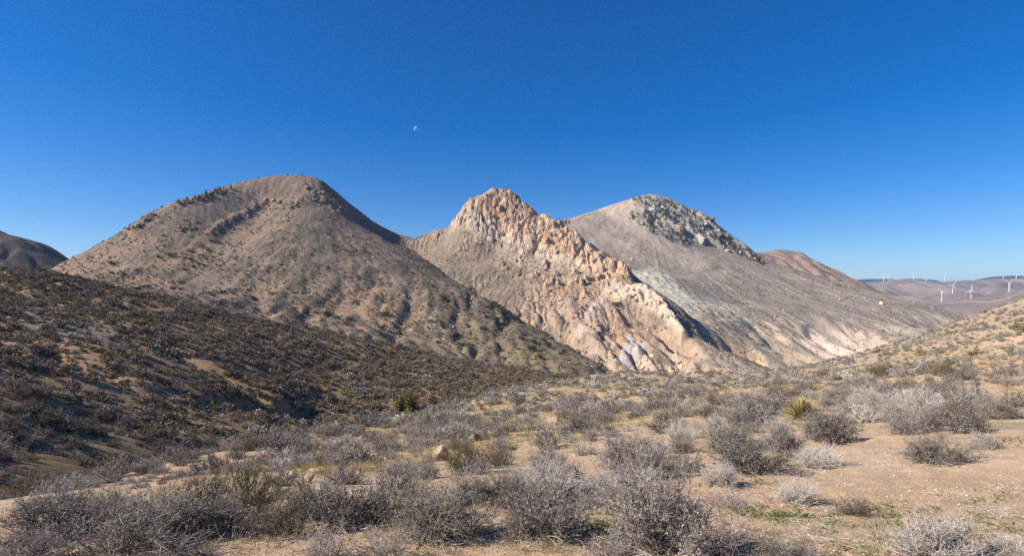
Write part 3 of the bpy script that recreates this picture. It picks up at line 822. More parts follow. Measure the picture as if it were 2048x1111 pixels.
def grow(r, start, direc, length, k, wig, lift=0.0):
    n = len(start)
    pts = [start]; d = direc / (np.linalg.norm(direc, axis=1, keepdims=True) + 1e-9)
    for i in range(k):
        d = d + r.normal(0, wig, (n, 3)); d[:, 2] += lift
        d /= np.linalg.norm(d, axis=1, keepdims=True) + 1e-9
        pts.append(pts[-1] + d * (length / k)[:, None])
    return np.stack(pts, 1)

def children(r, lines, m, ang, lfrac, k, wig, t0=0.25, lift=0.0):
    n, k1, _ = lines.shape
    idx = np.repeat(np.arange(n), m)
    t = r.uniform(t0, 1.0, len(idx)) * (k1 - 1)
    i = np.minimum(t.astype(int), k1 - 2); f = (t - i)[:, None]
    start = lines[idx, i] * (1 - f) + lines[idx, i + 1] * f
    d = lines[idx, i + 1] - lines[idx, i]
    seg = np.linalg.norm(d, axis=1, keepdims=True)
    L = np.linalg.norm(lines[:, -1] - lines[:, 0], axis=1)[idx]
    d = d / (seg + 1e-9) + r.normal(0, ang, (len(idx), 3))
    length = L * lfrac * r.uniform(0.6, 1.25, len(idx))
    return grow(r, start, d, length, k, wig, lift)

def stems(r, n, a, h, tilt0, tilt1, k, wig, base=0.08, lift=0.05, lmin=0.72, lmax=1.06):
    az = r.uniform(0, 2 * np.pi, n)
    t = np.radians(tilt0 + (tilt1 - tilt0) * np.sqrt(r.uniform(0, 1, n)))
    d = np.stack([np.sin(t) * np.cos(az), np.sin(t) * np.sin(az), np.cos(t)], 1)
    L = 1 / np.sqrt((np.sin(t) / a) ** 2 + (np.cos(t) / h) ** 2) * r.uniform(lmin, lmax, n)
    L *= 0.80 + 0.40 * (0.5 + 0.5 * np.sin(az * 2 + r.uniform(0, 6)) * np.sin(az * 3 + r.uniform(0, 6)))
    lean = r.normal(0, 0.16, 2); d[:, :2] += lean; d /= np.linalg.norm(d, axis=1, keepdims=True)
    s = np.stack([np.cos(az) * base * r.uniform(0, 1, n), np.sin(az) * base * r.uniform(0, 1, n), np.full(n, -0.03)], 1)
    return grow(r, s, d, L, k, wig, lift)

def leaf_tris(r, pos, size, up=0.0, aspect=1.8):
    n = len(pos)
    d = r.normal(0, 1, (n, 3)); d[:, 2] += up; d /= np.linalg.norm(d, axis=1, keepdims=True)
    e = np.cross(d, r.normal(0, 1, (n, 3))); e /= np.linalg.norm(e, axis=1, keepdims=True) + 1e-9
    s = (size * r.uniform(0.6, 1.4, n))[:, None]
    a = pos - e * s * 0.5; b = pos + e * s * 0.5; c = pos + d * s * aspect
    V = np.stack([a, b, c], 1).reshape(-1, 3)
    return V, np.arange(3 * n).reshape(-1, 3)

def pack(parts):
    Vs, Fs, o = [], [], 0
    for V, f in parts:
        Vs.append(V); Fs.append(f + o); o += len(V)
    return np.concatenate(Vs), Fs

def two_mat(name, wood, leaf, wm, lm):
    """twigs and foliage in one mesh with a material each"""
    V, Fs = pack(wood + leaf)
    me = mesh_np(name, V, Fs, wm)
    me.materials.append(lm)
    mi = np.concatenate([np.full(len(f), 0 if i < len(wood) else 1, np.int32) for i, f in enumerate(Fs)])
    me.polygons.foreach_set('material_index', mi)
    return me

M_twig = plant_mat('grey twig', (0.256, 0.210, 0.181), (0.388, 0.331, 0.294), 0.22)
M_twig_dark = plant_mat('dark twig', (0.120, 0.098, 0.084), (0.228, 0.186, 0.162), 0.25)
M_leafgrey = plant_mat('grey leaf', (0.250, 0.219, 0.181), (0.381, 0.344, 0.300), 0.22)
M_leafsage = plant_mat('sage leaf', (0.165, 0.165, 0.105), (0.259, 0.248, 0.182), 0.22)
M_hillleaf_dim = plant_mat('dimmed hill scrub leaf', (0.19, 0.142, 0.10), (0.285, 0.226, 0.168), 0.3)  # same shrubs as the near slope, leaf colour darkened for the hill's dim light
M_hillsage_dim = plant_mat('hill sage leaf', (0.135, 0.122, 0.075), (0.215, 0.195, 0.13), 0.25)  # sage leaf darkened likewise, the hill's weaker light put into its colour
M_white = plant_mat('bleached twig', (0.440, 0.380, 0.319), (0.660, 0.594, 0.522), 0.14)
M_whiteleaf = plant_mat('pale leaf', (0.396, 0.352, 0.297), (0.572, 0.522, 0.451), 0.15)
M_brown = plant_mat('brown twig', (0.15, 0.105, 0.075), (0.235, 0.17, 0.125), 0.2)
M_green = plant_mat('creosote leaf', (0.085, 0.105, 0.03), (0.165, 0.19, 0.065), 0.2)
M_olive = plant_mat('olive leaf', (0.14, 0.12, 0.04), (0.22, 0.19, 0.07), 0.2)
M_forb = plant_mat('forb leaf', (0.048, 0.080, 0.016), (0.104, 0.152, 0.036), 0.25)
M_flower = plant_mat('yellow flower', (0.440, 0.320, 0.024), (0.600, 0.480, 0.048), 0.1)
M_straw = plant_mat('dry grass', (0.36, 0.29, 0.17), (0.55, 0.46, 0.30), 0.2)
M_dkgreen = plant_mat('juniper foliage', (0.028, 0.034, 0.016), (0.065, 0.07, 0.033), 0.25)
M_pine = plant_mat('pine needle', (0.03, 0.038, 0.022), (0.065, 0.072, 0.044), 0.25)
M_bark = plant_mat('bark', (0.09, 0.065, 0.045), (0.14, 0.10, 0.075), 0.2)

def shrub_shape(seed, n0, m1, m2, leaves, a=0.5, h=0.72, tilt=(4, 78), wig=(0.16, 0.2, 0.22), rad_=(0.0065, 0.0042, 0.0027), leaf=0.0135, lift=0.06, lf=(0.42, 0.30), ang=(0.5, 0.6)):
    r = np.random.default_rng(seed)
    s0 = stems(r, n0, a, h, tilt[0], tilt[1], 5, wig[0], lift=lift)
    s1 = children(r, s0, m1, ang[0], lf[0], 3, wig[1], 0.22, lift)
    wood = [tubes(s0, np.full(len(s0), rad_[0]), np.full(len(s0), rad_[1])), tubes(s1, np.full(len(s1), rad_[1]), np.full(len(s1), rad_[2]))]
    tips = s1
    if m2:
        s2 = children(r, s1, m2, ang[1], lf[1] / lf[0] * 1.0, 2, wig[2], 0.2, lift)
        wood.append(tubes(s2, np.full(len(s2), rad_[2]), np.full(len(s2), rad_[2] * 0.55)))
        tips = s2
    lv = []
    if leaves:
        q = tips.reshape(-1, 3)
        p = q[r.integers(0, len(q), leaves)] + r.normal(0, 0.012, (leaves, 3))
        p[:, 2] = np.maximum(p[:, 2], 0.01)
        lv = [leaf_tris(r, p, leaf, 0.5)]
    allp = np.concatenate([w_[0] for w_ in wood])
    sc_ = 0.5 / np.percentile(np.hypot(allp[:, 0], allp[:, 1]), 96)
    for w_ in wood + lv: w_[0][:, :2] *= sc_
    return wood, lv

def clump_shape(seed, n, a=0.5, h=0.62, size=0.11, twig=14):
    """distant shrub: leaf clumps in an uneven dome on a few stems"""
    r = np.random.default_rng(seed)
    s0 = stems(r, twig, a, h, 5, 75, 3, 0.12)
    wood = [tubes(s0, np.full(twig, 0.02), np.full(twig, 0.008))]
    az = r.uniform(0, 2 * np.pi, n); ct = r.uniform(0.02, 1, n); st = np.sqrt(1 - ct * ct)
    rr = r.uniform(0.35, 1.02, n) ** 0.5 * (0.8 + 0.3 * np.sin(2 * az + r.uniform(0, 6)) * np.sin(3 * az + r.uniform(0, 6)))
    p = np.stack([a * rr * st * np.cos(az), a * rr * st * np.sin(az), h * rr * ct], 1)
    return wood, [leaf_tris(r, p, size, 0.8, 1.3)]

HERO = {}
for i in range(4):
    HERO['grey%d' % i] = (*shrub_shape(200 + i, 58, 6, 6, 6500, h=0.66 + 0.08 * (i % 2)), M_twig, M_leafgrey if i % 2 == 0 else M_leafsage)
for i in range(2):
    HERO['dark%d' % i] = (*shrub_shape(220 + i, 60, 6, 6, 7000, h=0.72), M_twig_dark, M_leafgrey)
for i in range(3):
    HERO['white%d' % i] = (*shrub_shape(240 + i, 90, 7, 4, 2200, h=0.62, tilt=(2, 82), wig=(0.13, 0.2, 0.25), rad_=(0.0066, 0.0046, 0.0032), leaf=0.009, ang=(0.45, 0.55)), M_white, M_whiteleaf)
for i in range(2):
    HERO['bare%d' % i] = (*shrub_shape(260 + i, 26, 6, 4, 250, h=0.8, tilt=(4, 70), wig=(0.24, 0.3, 0.3), rad_=(0.008, 0.0052, 0.0034), leaf=0.007), M_twig, M_leafgrey)
for i in range(2):
    HERO['creosote%d' % i] = (*shrub_shape(280 + i, 24, 7, 6, 5200, h=0.95, tilt=(3, 58), wig=(0.12, 0.2, 0.25), rad_=(0.009, 0.0055, 0.003), leaf=0.012, ang=(0.5, 0.7)), M_brown, M_green)
HERO['olive0'] = (*shrub_shape(290, 26, 7, 6, 3000, h=0.9, tilt=(3, 60), leaf=0.012), M_brown, M_olive)
HERO['brown0'] = (*shrub_shape(295, 34, 6, 5, 900, h=0.62, tilt=(5, 80), wig=(0.2, 0.3, 0.3)), M_brown, M_leafsage)

HERO_MESH = {}
def hero_mesh(key):
    if key not in HERO_MESH:
        wood, lv, wm, lm = HERO[key]
        V, Fs = pack(wood); a = mesh_np('branches ' + key, V, Fs, wm)
        V, Fs = pack(lv); b = mesh_np('leaves ' + key, V, Fs, lm, smooth_shade=False)
        HERO_MESH[key] = (a, b)
    return HERO_MESH[key]

def mid(seed, wm, lm, leaves, h=0.68, size=0.028, n0=30, m1=6, thick=1.0, tilt=(4, 78)):
    w, l = shrub_shape(seed, n0, m1, 2, leaves, h=h, rad_=(0.010 * thick, 0.007 * thick, 0.005 * thick), leaf=size, tilt=tilt)
    return two_mat('shrub mesh', w, l, wm, lm)
MID = {
    'grey': [mid(300 + i, M_twig, M_leafgrey, 800) for i in range(3)] + [mid(310, M_twig, M_leafsage, 800, 0.75)],
    'dark': [mid(320 + i, M_twig_dark, M_leafgrey, 900, 0.72) for i in range(2)],
    'white': [mid(330 + i, M_white, M_whiteleaf, 600, 0.58, 0.022, 40, 6, 1.1) for i in range(2)],
    'olive': [mid(340 + i, M_brown, M_olive, 800, 0.85, 0.028, 26, 6, 1.0, (3, 60)) for i in range(2)],
    'brown': [mid(350, M_brown, M_leafgrey, 350, 0.6)],
}
def far(seed, wm, lm, n=190, h=0.6, size=0.085):
    w, l = clump_shape(seed, n, h=h, size=size)
    return two_mat('far shrub mesh', w, l, wm, lm)
FAR = {
    'grey': [far(400 + i, M_twig, M_leafgrey) for i in range(3)] + [far(405, M_twig, M_leafsage)],
    'dark': [far(410 + i, M_twig_dark, M_leafgrey) for i in range(2)] + [far(413, M_twig_dark, M_leafsage)],
    'hill': [far(450 + i, M_twig_dark, M_hillleaf_dim, 200, h_, 0.085) for i, h_ in enumerate((0.62, 0.5, 0.72))] + [far(455, M_twig_dark, M_hillsage_dim, 200, 0.6, 0.085)],
    'hillnear': [mid(360 + i, M_twig_dark, M_hillleaf_dim, 1000, 0.7, 0.032) for i in range(2)] + [mid(363, M_twig_dark, M_hillsage_dim, 1000, 0.62, 0.032)],
    'white': [far(420 + i, M_white, M_whiteleaf, h=0.52) for i in range(2)],
    'olive': [far(430, M_brown, M_olive, h=0.7)],
    'tiny': [far(440 + i, M_twig, m_, 26, 0.55, 0.26) for i, m_ in enumerate((M_leafgrey, M_leafsage, M_olive))],
}
# low green plants, flowers, dry grass
def forb(seed, n, m, flowers=0, size=0.03):
    r = np.random.default_rng(seed)
    p = np.stack([r.normal(0, 0.085, n), r.normal(0, 0.085, n), np.abs(r.normal(0.0, 0.012, n)) + 0.003], 1)
    parts = [leaf_tris(r, p, size * 0.5, 0.9, 1.8)]
    if flowers:
        q = np.stack([r.normal(0, 0.09, flowers), r.normal(0, 0.09, flowers), r.uniform(0.03, 0.06, flowers)], 1)
        fl_ = leaf_tris(r, q, 0.008, 0.2, 0.9)
        return two_mat('forb mesh', parts, [fl_], m, M_flower)
    V, Fs = pack(parts)
    return mesh_np('forb mesh', V, Fs, m, smooth_shade=False)
FORB = [forb(450, 42, M_forb), forb(451, 60, M_forb), forb(452, 40, M_forb, 7)]
def tuft(seed):
    r = np.random.default_rng(seed)
    s = stems(r, 34, 0.16, 0.26, 3, 65, 3, 0.12, base=0.05)
    V, f = tubes(s, np.full(34, 0.0028), np.full(34, 0.001))
    return mesh_np('grass tuft mesh', V, f, M_straw)
TUFT = [tuft(460), tuft(461)]
M_gold = plant_mat('golden grass', (0.30, 0.225, 0.085), (0.44, 0.34, 0.15), 0.2)
GOLD = [tuft(462), tuft(463)]
for m_ in GOLD: m_.materials[0] = M_gold
def litter(seed):
    r = np.random.default_rng(seed)
    n = 16
    a = r.uniform(0, 6.28, n)
    st = np.stack([r.normal(0, 0.14, n), r.normal(0, 0.14, n), r.uniform(0.005, 0.03, n)], 1)
    s = grow(r, st, np.stack([np.cos(a), np.sin(a), r.normal(0.05, 0.12, n)], 1), r.uniform(0.05, 0.17, n), 3, 0.25)
    V, f = tubes(s, np.full(n, 0.0028), np.full(n, 0.0012))
    return mesh_np('twig litter mesh', V, f, M_white)
LITTER = [litter(470), litter(471)]

import bmesh
def rock_mesh(name, seed, mat, sub=2, cuts=9, rough=0.03, flat=True):
    r = np.random.default_rng(seed)
    bm = bmesh.new(); bmesh.ops.create_icosphere(bm, subdivisions=sub, radius=1.0)
    V = np.array([v.co[:] for v in bm.verts]); f = np.array([[v.index for v in q.verts] for q in bm.faces]); bm.free()
    for c in range(cuts):
        n = r.normal(0, 1, 3); n /= np.linalg.norm(n)
        d = r.uniform(0.38, 0.8)
        k = V @ n
        V = V - np.outer(np.maximum(k - d, 0), n)
    V += r.normal(0, rough, V.shape) * 0.5
    V *= r.uniform(0.8, 1.2, 3)
    return mesh_np(name, V, f, mat, smooth_shade=not flat)
M_orange = rock_mat('orange crag rock', (0.47, 0.29, 0.155), (0.52, 0.35, 0.21))
M_pale = rock_mat('pale crag rock', (0.49, 0.39, 0.27), (0.51, 0.43, 0.33))
M_cream = rock_mat('cream outcrop rock', (0.56, 0.39, 0.26), (0.62, 0.48, 0.35))
M_granite = rock_mat('white granite', (0.38, 0.34, 0.275), (0.48, 0.435, 0.355))
M_pinkrock = rock_mat('pink brown rock', (0.23, 0.16, 0.12), (0.29, 0.21, 0.155))
M_tanrock = rock_mat('tan rock', (0.30, 0.205, 0.115), (0.36, 0.255, 0.15))
M_sandstone = rock_mat('sandstone boulder', (0.36, 0.27, 0.175), (0.46, 0.36, 0.25), 0.25, 0.5)
M_hillrock = rock_mat('hill rock', (0.22, 0.15, 0.085), (0.28, 0.20, 0.125), 0.5, 0.5)
M_pebble = rock_mat('pebble', (0.42, 0.33, 0.25), (0.62, 0.52, 0.42), 0.03, 0.2)
ROCK = {k: [rock_mesh(k + ' mesh', 500 + 10 * j + i, m) for i in range(5)] for j, (k, m) in enumerate(
    {'orange': M_orange, 'pale': M_pale, 'cream': M_cream, 'granite': M_granite, 'pinkrock': M_pinkrock, 'tan': M_tanrock, 'hill': M_hillrock}.items())}
BOULDER = [rock_mesh('sandstone mesh', 590 + i, M_sandstone, 3, 14, 0.03) for i in range(3)]
M_gravel = rock_mat('gravel', (0.32, 0.22, 0.14), (0.46, 0.335, 0.22), 0.03, 0.2)
PEBBLE = [rock_mesh('pebble mesh', 600 + i, m_, 1, 6, 0.04) for i, m_ in enumerate((M_pebble, M_gravel, M_gravel, M_gravel))]

# ------------------------------------------------------------------ scatter of uncountable stuff
def scatter(name, meshes, pos, scale, yaw, idx, label, parent=None, tilt=0.12, zs=None):
    n = len(pos)
    coll = bpy.data.collections.new(name + ' shapes')
    for i, me in enumerate(meshes):
        coll.objects.link(bpy.data.objects.new('%s shape %02d' % (name, i), me))
    me = bpy.data.meshes.new(name)
    me.vertices.add(n); me.vertices.foreach_set('co', np.asarray(pos, np.float32).ravel())
    r = np.random.default_rng(n)
    rot = np.stack([r.normal(0, tilt, n), r.normal(0, tilt, n), yaw], 1).astype(np.float32)
    sc3 = np.stack([scale, scale, scale * (zs if zs is not None else 1.0)], 1).astype(np.float32)
    for nm, ty, data, fld in (('rot', 'FLOAT_VECTOR', rot, 'vector'), ('size', 'FLOAT_VECTOR', sc3, 'vector'), ('pick', 'INT', np.asarray(idx, np.int32), 'value')):
        at = me.attributes.new(nm, ty, 'POINT'); at.data.foreach_set(fld, data.ravel())
    o = obj(name, me, parent)
    ng = bpy.data.node_groups.new(name + ' scatter', 'GeometryNodeTree')
    ng.interface.new_socket('Geometry', in_out='INPUT', socket_type='NodeSocketGeometry')
    ng.interface.new_socket('Geometry', in_out='OUTPUT', socket_type='NodeSocketGeometry')
    gi = ng.nodes.new('NodeGroupInput'); go = ng.nodes.new('NodeGroupOutput')
    ci = ng.nodes.new('GeometryNodeCollectionInfo'); ci.inputs['Collection'].default_value = coll
    ci.inputs['Separate Children'].default_value = True; ci.inputs['Reset Children'].default_value = True
    ip = ng.nodes.new('GeometryNodeInstanceOnPoints'); ip.inputs['Pick Instance'].default_value = True
    def na(nm, ty):
        q = ng.nodes.new('GeometryNodeInputNamedAttribute'); q.data_type = ty; q.inputs['Name'].default_value = nm
        return [s for s in q.outputs if s.enabled and s.name == 'Attribute'][0]
    L = ng.links
    L.new(gi.outputs[0], ip.inputs['Points']); L.new(ci.outputs[0], ip.inputs['Instance'])
    L.new(na('pick', 'INT'), ip.inputs['Instance Index'])
    L.new(na('rot', 'FLOAT_VECTOR'), ip.inputs['Rotation'])
    L.new(na('size', 'FLOAT_VECTOR'), ip.inputs['Scale'])
    L.new(ip.outputs[0], go.inputs[0])
    md = o.modifiers.new('scatter', 'NODES'); md.node_group = ng
    tag(o, label=label, kind='stuff')
    return o

def jitter(x0, x1, y0, y1, step, r):
    gx_, gy_ = np.meshgrid(np.arange(x0, x1, step), np.arange(y0, y1, step))
    return (gx_ + r.uniform(-0.5, 0.5, gx_.shape) * step).ravel(), (gy_ + r.uniform(-0.5, 0.5, gy_.shape) * step).ravel()

def in_view(x, y, z, m=60):
    u, v = to_px(x, y, z)
    return (y > 0.5) & (u > -m) & (u < 2048 + m) & (v > 250) & (v < 1111 + 2 * m)

def pick(*a): return a[random.randrange(len(a))]

# ------------------------------------------------------------------ rocks of the crag, the outcrops and the rock face
def spread_px(poly, n, dist, r, w=None):
    p = np.array(poly, float); out = []
    x0, y0 = p.min(0); x1, y1 = p.max(0)
    tries = 0
    while len(out) < n and tries < n * 60:
        tries += 1
        q = np.array([r.uniform(x0, x1), r.uniform(y0, y1)])
        if poly_mask(q[:1], q[1:], poly, 0.01)[0] < 0.5: continue
        if out and np.min(np.abs(np.array(out) - q) @ np.array([1.0, 1.25])) < dist: continue
        out.append(q)
    return out

def place_rock(parent, g, px, py, size_px, kind, y0, y1, tall=1.4, sink=0.35, r=rng, name='rock'):
    p = ray_hit(g.h, px, py, y0, y1, 900)
    if p is None: return None
    s = size_px * p.y / F * 0.5
    sx, sy, sz = s * r.uniform(0.75, 1.2), s * r.uniform(0.8, 1.3), s * tall * r.uniform(0.75, 1.3)
    o = obj(name, ROCK[kind][r.integers(0, 5)], parent, (p.x, p.y + s * 0.3, p.z + sz * (0.5 - sink)),
            (r.normal(0, 0.18), r.normal(0, 0.18), r.uniform(0, 6.28)), (sx, sy, sz))
    return o

r = np.random.default_rng(41)
WHITE_POLY = [(890,462),(915,430),(950,412),(975,440),(1000,462),(1050,480),(1090,498),(1160,520),(1180,545),(1120,540),(1040,505),(980,485),(930,470)]
for q in spread_px([(905,460),(920,444),(950,420),(988,405),(1035,418),(1062,440),(1100,460),(1140,488),(1190,516),(1255,556),(1255,566),(1215,556),(1165,542),(1120,528),(1080,512),(1040,494),(1000,482),(960,472),(930,462)], 26, 22, r):
    wh = poly_mask(q[:1], q[1:], WHITE_POLY, 5)[0]
    k = ('pale' if r.random() < 0.85 * wh else ('orange' if r.random() < 0.8 else 'pinkrock'))
    place_rock(crag_o, crag, q[0], q[1], r.uniform(10, 19), k, 480, 760, 1.3, 0.85, r)
for q in spread_px([(1212,592),(1230,574),(1290,580),(1330,604),(1355,640),(1375,668),(1362,672),(1338,645),(1310,622),(1275,606),(1240,608)], 12, 12, r):
    place_rock(crag_o, crag, q[0], q[1], r.uniform(8, 15), 'cream', 330, 600, 1.2, 0.65, r)
for poly, n in (([(1255,735),(1290,700),(1310,712),(1300,748),(1262,748)], 10), ([(1330,745),(1350,695),(1366,720),(1366,745)], 8)):
    for q in spread_px(poly, n, 8, r): place_rock(crag_o, crag, q[0], q[1], r.uniform(7, 13), 'cream', 320, 600, 1.2, 0.4, r)
for q in spread_px([(870,500),(960,480),(1080,520),(1180,560),(1120,640),(1000,600),(900,545)], 60, 11, r):
    place_rock(crag_o, crag, q[0], q[1], r.uniform(3, 6.5), pick('pale', 'pinkrock', 'tan', 'pale'), 380, 700, 1.0, 0.35, r)
for q in spread_px([(1020,640),(1100,570),(1200,600),(1230,700),(1150,690)], 34, 13, r):
    place_rock(crag_o, crag, q[0], q[1], r.uniform(5, 11), pick('pinkrock', 'tan', 'pinkrock'), 350, 620, 1.1, 0.45, r)
# white and tan faces of the right mountain
for q in spread_px([(1285,402),(1350,405),(1410,432),(1440,458),(1490,492),(1524,524),(1478,512),(1430,496),(1390,488),(1350,470),(1310,458),(1290,440)], 44, 14, r):
    place_rock(mtr_o, mtr, q[0], q[1], r.uniform(7, 13), pick('granite', 'granite', 'granite', 'pinkrock', 'pale'), 700, 1000, 1.35, 0.7, r)
for (px_, py_, s_, k_) in ((1310,425,26,'granite'),(1360,463,30,'pinkrock'),(1400,480,30,'granite'),(1412,450,24,'granite'),(1424,440,20,'pinkrock'),(1265,520,14,'granite'),(1230,527,16,'granite'),(1440,475,20,'pinkrock'),(1328,418,18,'granite'),(1282,448,18,'granite'),(1450,470,16,'granite'),(1108,448,12,'granite'),(1120,447,9,'granite'),(1085,432,12,'granite')):
    place_rock(mtr_o, mtr, px_, py_, s_, k_, 560, 1000, 1.1, 0.55, r)
# outcrops on the left mountain
for line, n in (([(628,392),(585,412),(530,405),(480,430),(425,462)], 60), ([(600,372),(650,398),(690,420)], 22), ([(300,432),(262,462)], 12), ([(690,470),(735,492),(760,520)], 14), ([(240,480),(320,470),(400,455)], 16), ([(740,590),(800,600),(835,590)], 12), ([(1080,650),(1180,715),(1240,742)], 30)):
    pl = np.array(line, float)
    for i in range(n):
        t = r.uniform(0, len(pl) - 1.001); k = int(t); q = pl[k] + (pl[k + 1] - pl[k]) * (t - k) + r.normal(0, 4.5, 2)
        place_rock(mtl_o, mtl, q[0], q[1], r.uniform(4, 10), pick('pinkrock', 'tan', 'pinkrock', 'orange'), 240, 680, 1.1, 0.4, r)
# outcrops on the near hill
for line, n in (([(70,640),(150,655),(232,655)], 14), ([(290,650),(330,662)], 6), ([(490,672),(520,668),(540,676)], 8), ([(370,816),(395,822)], 4), ([(735,800),(745,812)], 5), ([(505,842),(530,858)], 5), ([(850,720),(860,716)], 3)):
    pl = np.array(line, float)
    for i in range(n):
        t = r.uniform(0, len(pl) - 1.001); k = int(t); q = pl[k] + (pl[k + 1] - pl[k]) * (t - k) + r.normal(0, 3.5, 2)
        place_rock(hill_o, hill, q[0], q[1], r.uniform(7, 14), 'hill', 20, 200, 0.8, 0.4, r)

def boulder(px, py, w, h, hf, y0, y1, mesh, label, group=None, sink=0.25, yaw=None):
    p = ray_hit(hf, px, py, y0, y1)
    if p is None: return None
    s = p.y / F * 0.5
    o = obj('boulder', mesh, None, (p.x, p.y + w * s * 0.8, p.z + h * s * (1 - 2 * sink)), (0, 0, yaw if yaw is not None else rng.uniform(0, 6.28)), (w * s * 1.1, w * s, h * s * 1.2))
    return tag(o, label, 'boulder', group)
boulder(648, 662, 24, 24, hill.h, 20, 220, ROCK['hill'][1], 'dark rounded boulder standing alone on the crest of the shaded hill', sink=0.1)
boulder(878, 922, 52, 46, ground_h, 4, 120, BOULDER[0], 'largest tan boulder on the slope, beside the olive green creosote bush', sink=0.38)
boulder(948, 882, 26, 18, ground_h, 4, 120, BOULDER[1], 'small split tan boulder between shrubs, up the slope from the largest boulder')
boulder(924, 884, 12, 9, ground_h, 4, 120, BOULDER[2], 'smallest tan stone just left of the split boulder')
boulder(985, 872, 46, 15, ground_h, 4, 120, BOULDER[2], 'low flat tan rock slab right of the split boulder', sink=0.45)
boulder(578, 957, 26, 17, ground_h, 4, 120, BOULDER[1], 'reddish tan rock with a dark hollow beside low brown scrub')
boulder(612, 965, 34, 22, ground_h, 4, 120, BOULDER[0], 'tan rock slab on the slope right of the rock with the hollow', sink=0.4)
boulder(632, 946, 40, 12, ground_h, 4, 120, BOULDER[2], 'broken low tan ledge of rock behind the slab', sink=0.45)
boulder(672, 928, 46, 16, ground_h, 4, 120, BOULDER[0], 'half buried pale tan rock hump under a dark shrub', sink=0.45)
boulder(1766, 610, 10, 9, mtr.h, 400, 1100, ROCK['cream'][0], 'round orange pink boulder alone near the end of the pale track')
boulder(1682, 601, 8, 6, mtr.h, 400, 1100, ROCK['granite'][1], 'white boulder just below the pale track')
boulder(2044, 797, 14, 12, ground_h, 4, 120, BOULDER[1], 'small white and orange rock at the picture edge among green plants')
for i in range(30):
    t = r.uniform(0, 1)
    a = np.array([1440, 545]) + t * np.array([300, 72]) + r.normal(0, 1, 2) * np.array([26, 12])
    boulder(a[0], a[1], r.uniform(2.5, 6), r.uniform(2.2, 4.5), mtr.h, 400, 1100, ROCK[pick('granite', 'granite', 'cream', 'pale')][r.integers(0, 5)], 'small pale boulder strewn over the grey scree below the rock face', 'boulders strewn on the scree', 0.3)

# ------------------------------------------------------------------ trees
def pine_mesh(seed, n=130):
    r = np.random.default_rng(seed)
    t = r.uniform(0.12, 1, n); rr = (1 - t) ** 0.6 * 0.42 * r.uniform(0.3, 1.1, n); a = r.uniform(0, 6.28, n)
    p = np.stack([rr * np.cos(a), rr * np.sin(a), t], 1)
    tr = np.array([[[0, 0, -0.05], [0.01, 0.0, 0.3], [0, 0.01, 0.8]]])
    return mesh_np('pine crown', *pack([leaf_tris(r, p, 0.10, 0.5, 1.5)]), M_pine, smooth_shade=False), mesh_np('pine trunk', *tubes(tr, np.array([0.04]), np.array([0.015]), 5), M_bark)
PINE = [pine_mesh(700 + i) for i in range(4)]
def juniper_mesh(seed, n=420, lm=None):
    r = np.random.default_rng(seed)
    c = np.stack([r.normal(0, 0.22, 11), r.normal(0, 0.22, 11), r.uniform(0.18, 0.5, 11)], 1)
    k = r.integers(0, 11, n)
    d = r.normal(0, 1, (n, 3)); d /= np.linalg.norm(d, axis=1, keepdims=True)
    p = c[k] + d * r.uniform(0.1, 0.24, n)[:, None]
    p[:, 2] = np.maximum(p[:, 2], 0.03)
    s = stems(r, 8, 0.35, 0.5, 5, 50, 3, 0.15, base=0.03)
    return (mesh_np('juniper crown', *pack([leaf_tris(r, p, 0.055, 0.5, 1.6)]), lm or M_dkgreen, smooth_shade=False),
            mesh_np('juniper trunk', *tubes(s, np.full(8, 0.03), np.full(8, 0.008)), M_bark))
JUN = [juniper_mesh(720 + i) for i in range(4)]
def tree(name, meshes, p, s, label, cat, group, flat=1.0):
    e = obj(name, None, None, p, (0, 0, rng.uniform(0, 6.28)), (s, s, s * flat))
    obj('crown', meshes[0], e); obj('trunk', meshes[1], e)
    return tag(e, label, cat, group)

JUNIPERS = [(342,509,1.2),(224,526,1.1),(246,547,.9),(318,512,.8),(274,575,1),(294,572,1.1),(226,544,.7),(171,543,.6),(421,480,.7),(436,483,.7),(405,489,.7),(381,500,.8),(417,498,.7),(426,511,.6),(441,505,.6),(383,517,.8),(397,525,.6),(407,528,.6),(386,531,.7),(369,513,.6),(368,536,.6),(361,575,.8),(345,575,.9),(446,582,.7),(426,588,.9),(472,607,.9),(544,586,1),(588,583,.7),(498,578,.8),(612,624,1),(634,624,1),(653,626,1.2),(588,616,.9),(585,602,.7),(640,436,.4),(443,606,.7),
    (657,627,1.2),(677,633,.9),(700,636,1),(694,646,1),(763,669,1),(763,653,1.3),(797,665,1.3),(771,629,1.6),(824,542,.6),(869,571,.8),(891,593,1),(859,606,.7),(942,576,.9),(959,583,1),(968,624,.9),(973,631,.8),(987,607,1.2),(982,613,.9),(995,611,1),(1012,626,1.2),(1030,637,1.4),(994,639,1.1),(1007,646,.9),(965,654,.8),(886,651,.9),(937,651,.7),(942,626,.7),(999,656,.9),(1042,675,1),(1088,679,1.1),(1069,682,1.1),(1066,697,1.5),(1096,689,1.2),(1081,711,1.1),(1050,668,.8),(859,641,1),(883,643,.7),(877,682,.9),(924,687,1),(1007,699,.7),(1098,658,.9),(1019,608,1.1),(1122,705,.8),(1130,701,.8),(922,670,.8),(886,595,.9)]
ORD = ['first', 'second', 'third', 'fourth', 'fifth', 'sixth', 'seventh', 'eighth', 'ninth', 'tenth', 'eleventh', 'twelfth', 'thirteenth', 'fourteenth', 'fifteenth', 'sixteenth', 'seventeenth', 'eighteenth', 'nineteenth', 'twentieth']
ORD += ['twenty-' + o for o in ORD[:9]] + ['thirtieth'] + ['thirty-' + o for o in ORD[:9]] + ['fortieth']
jz = {}
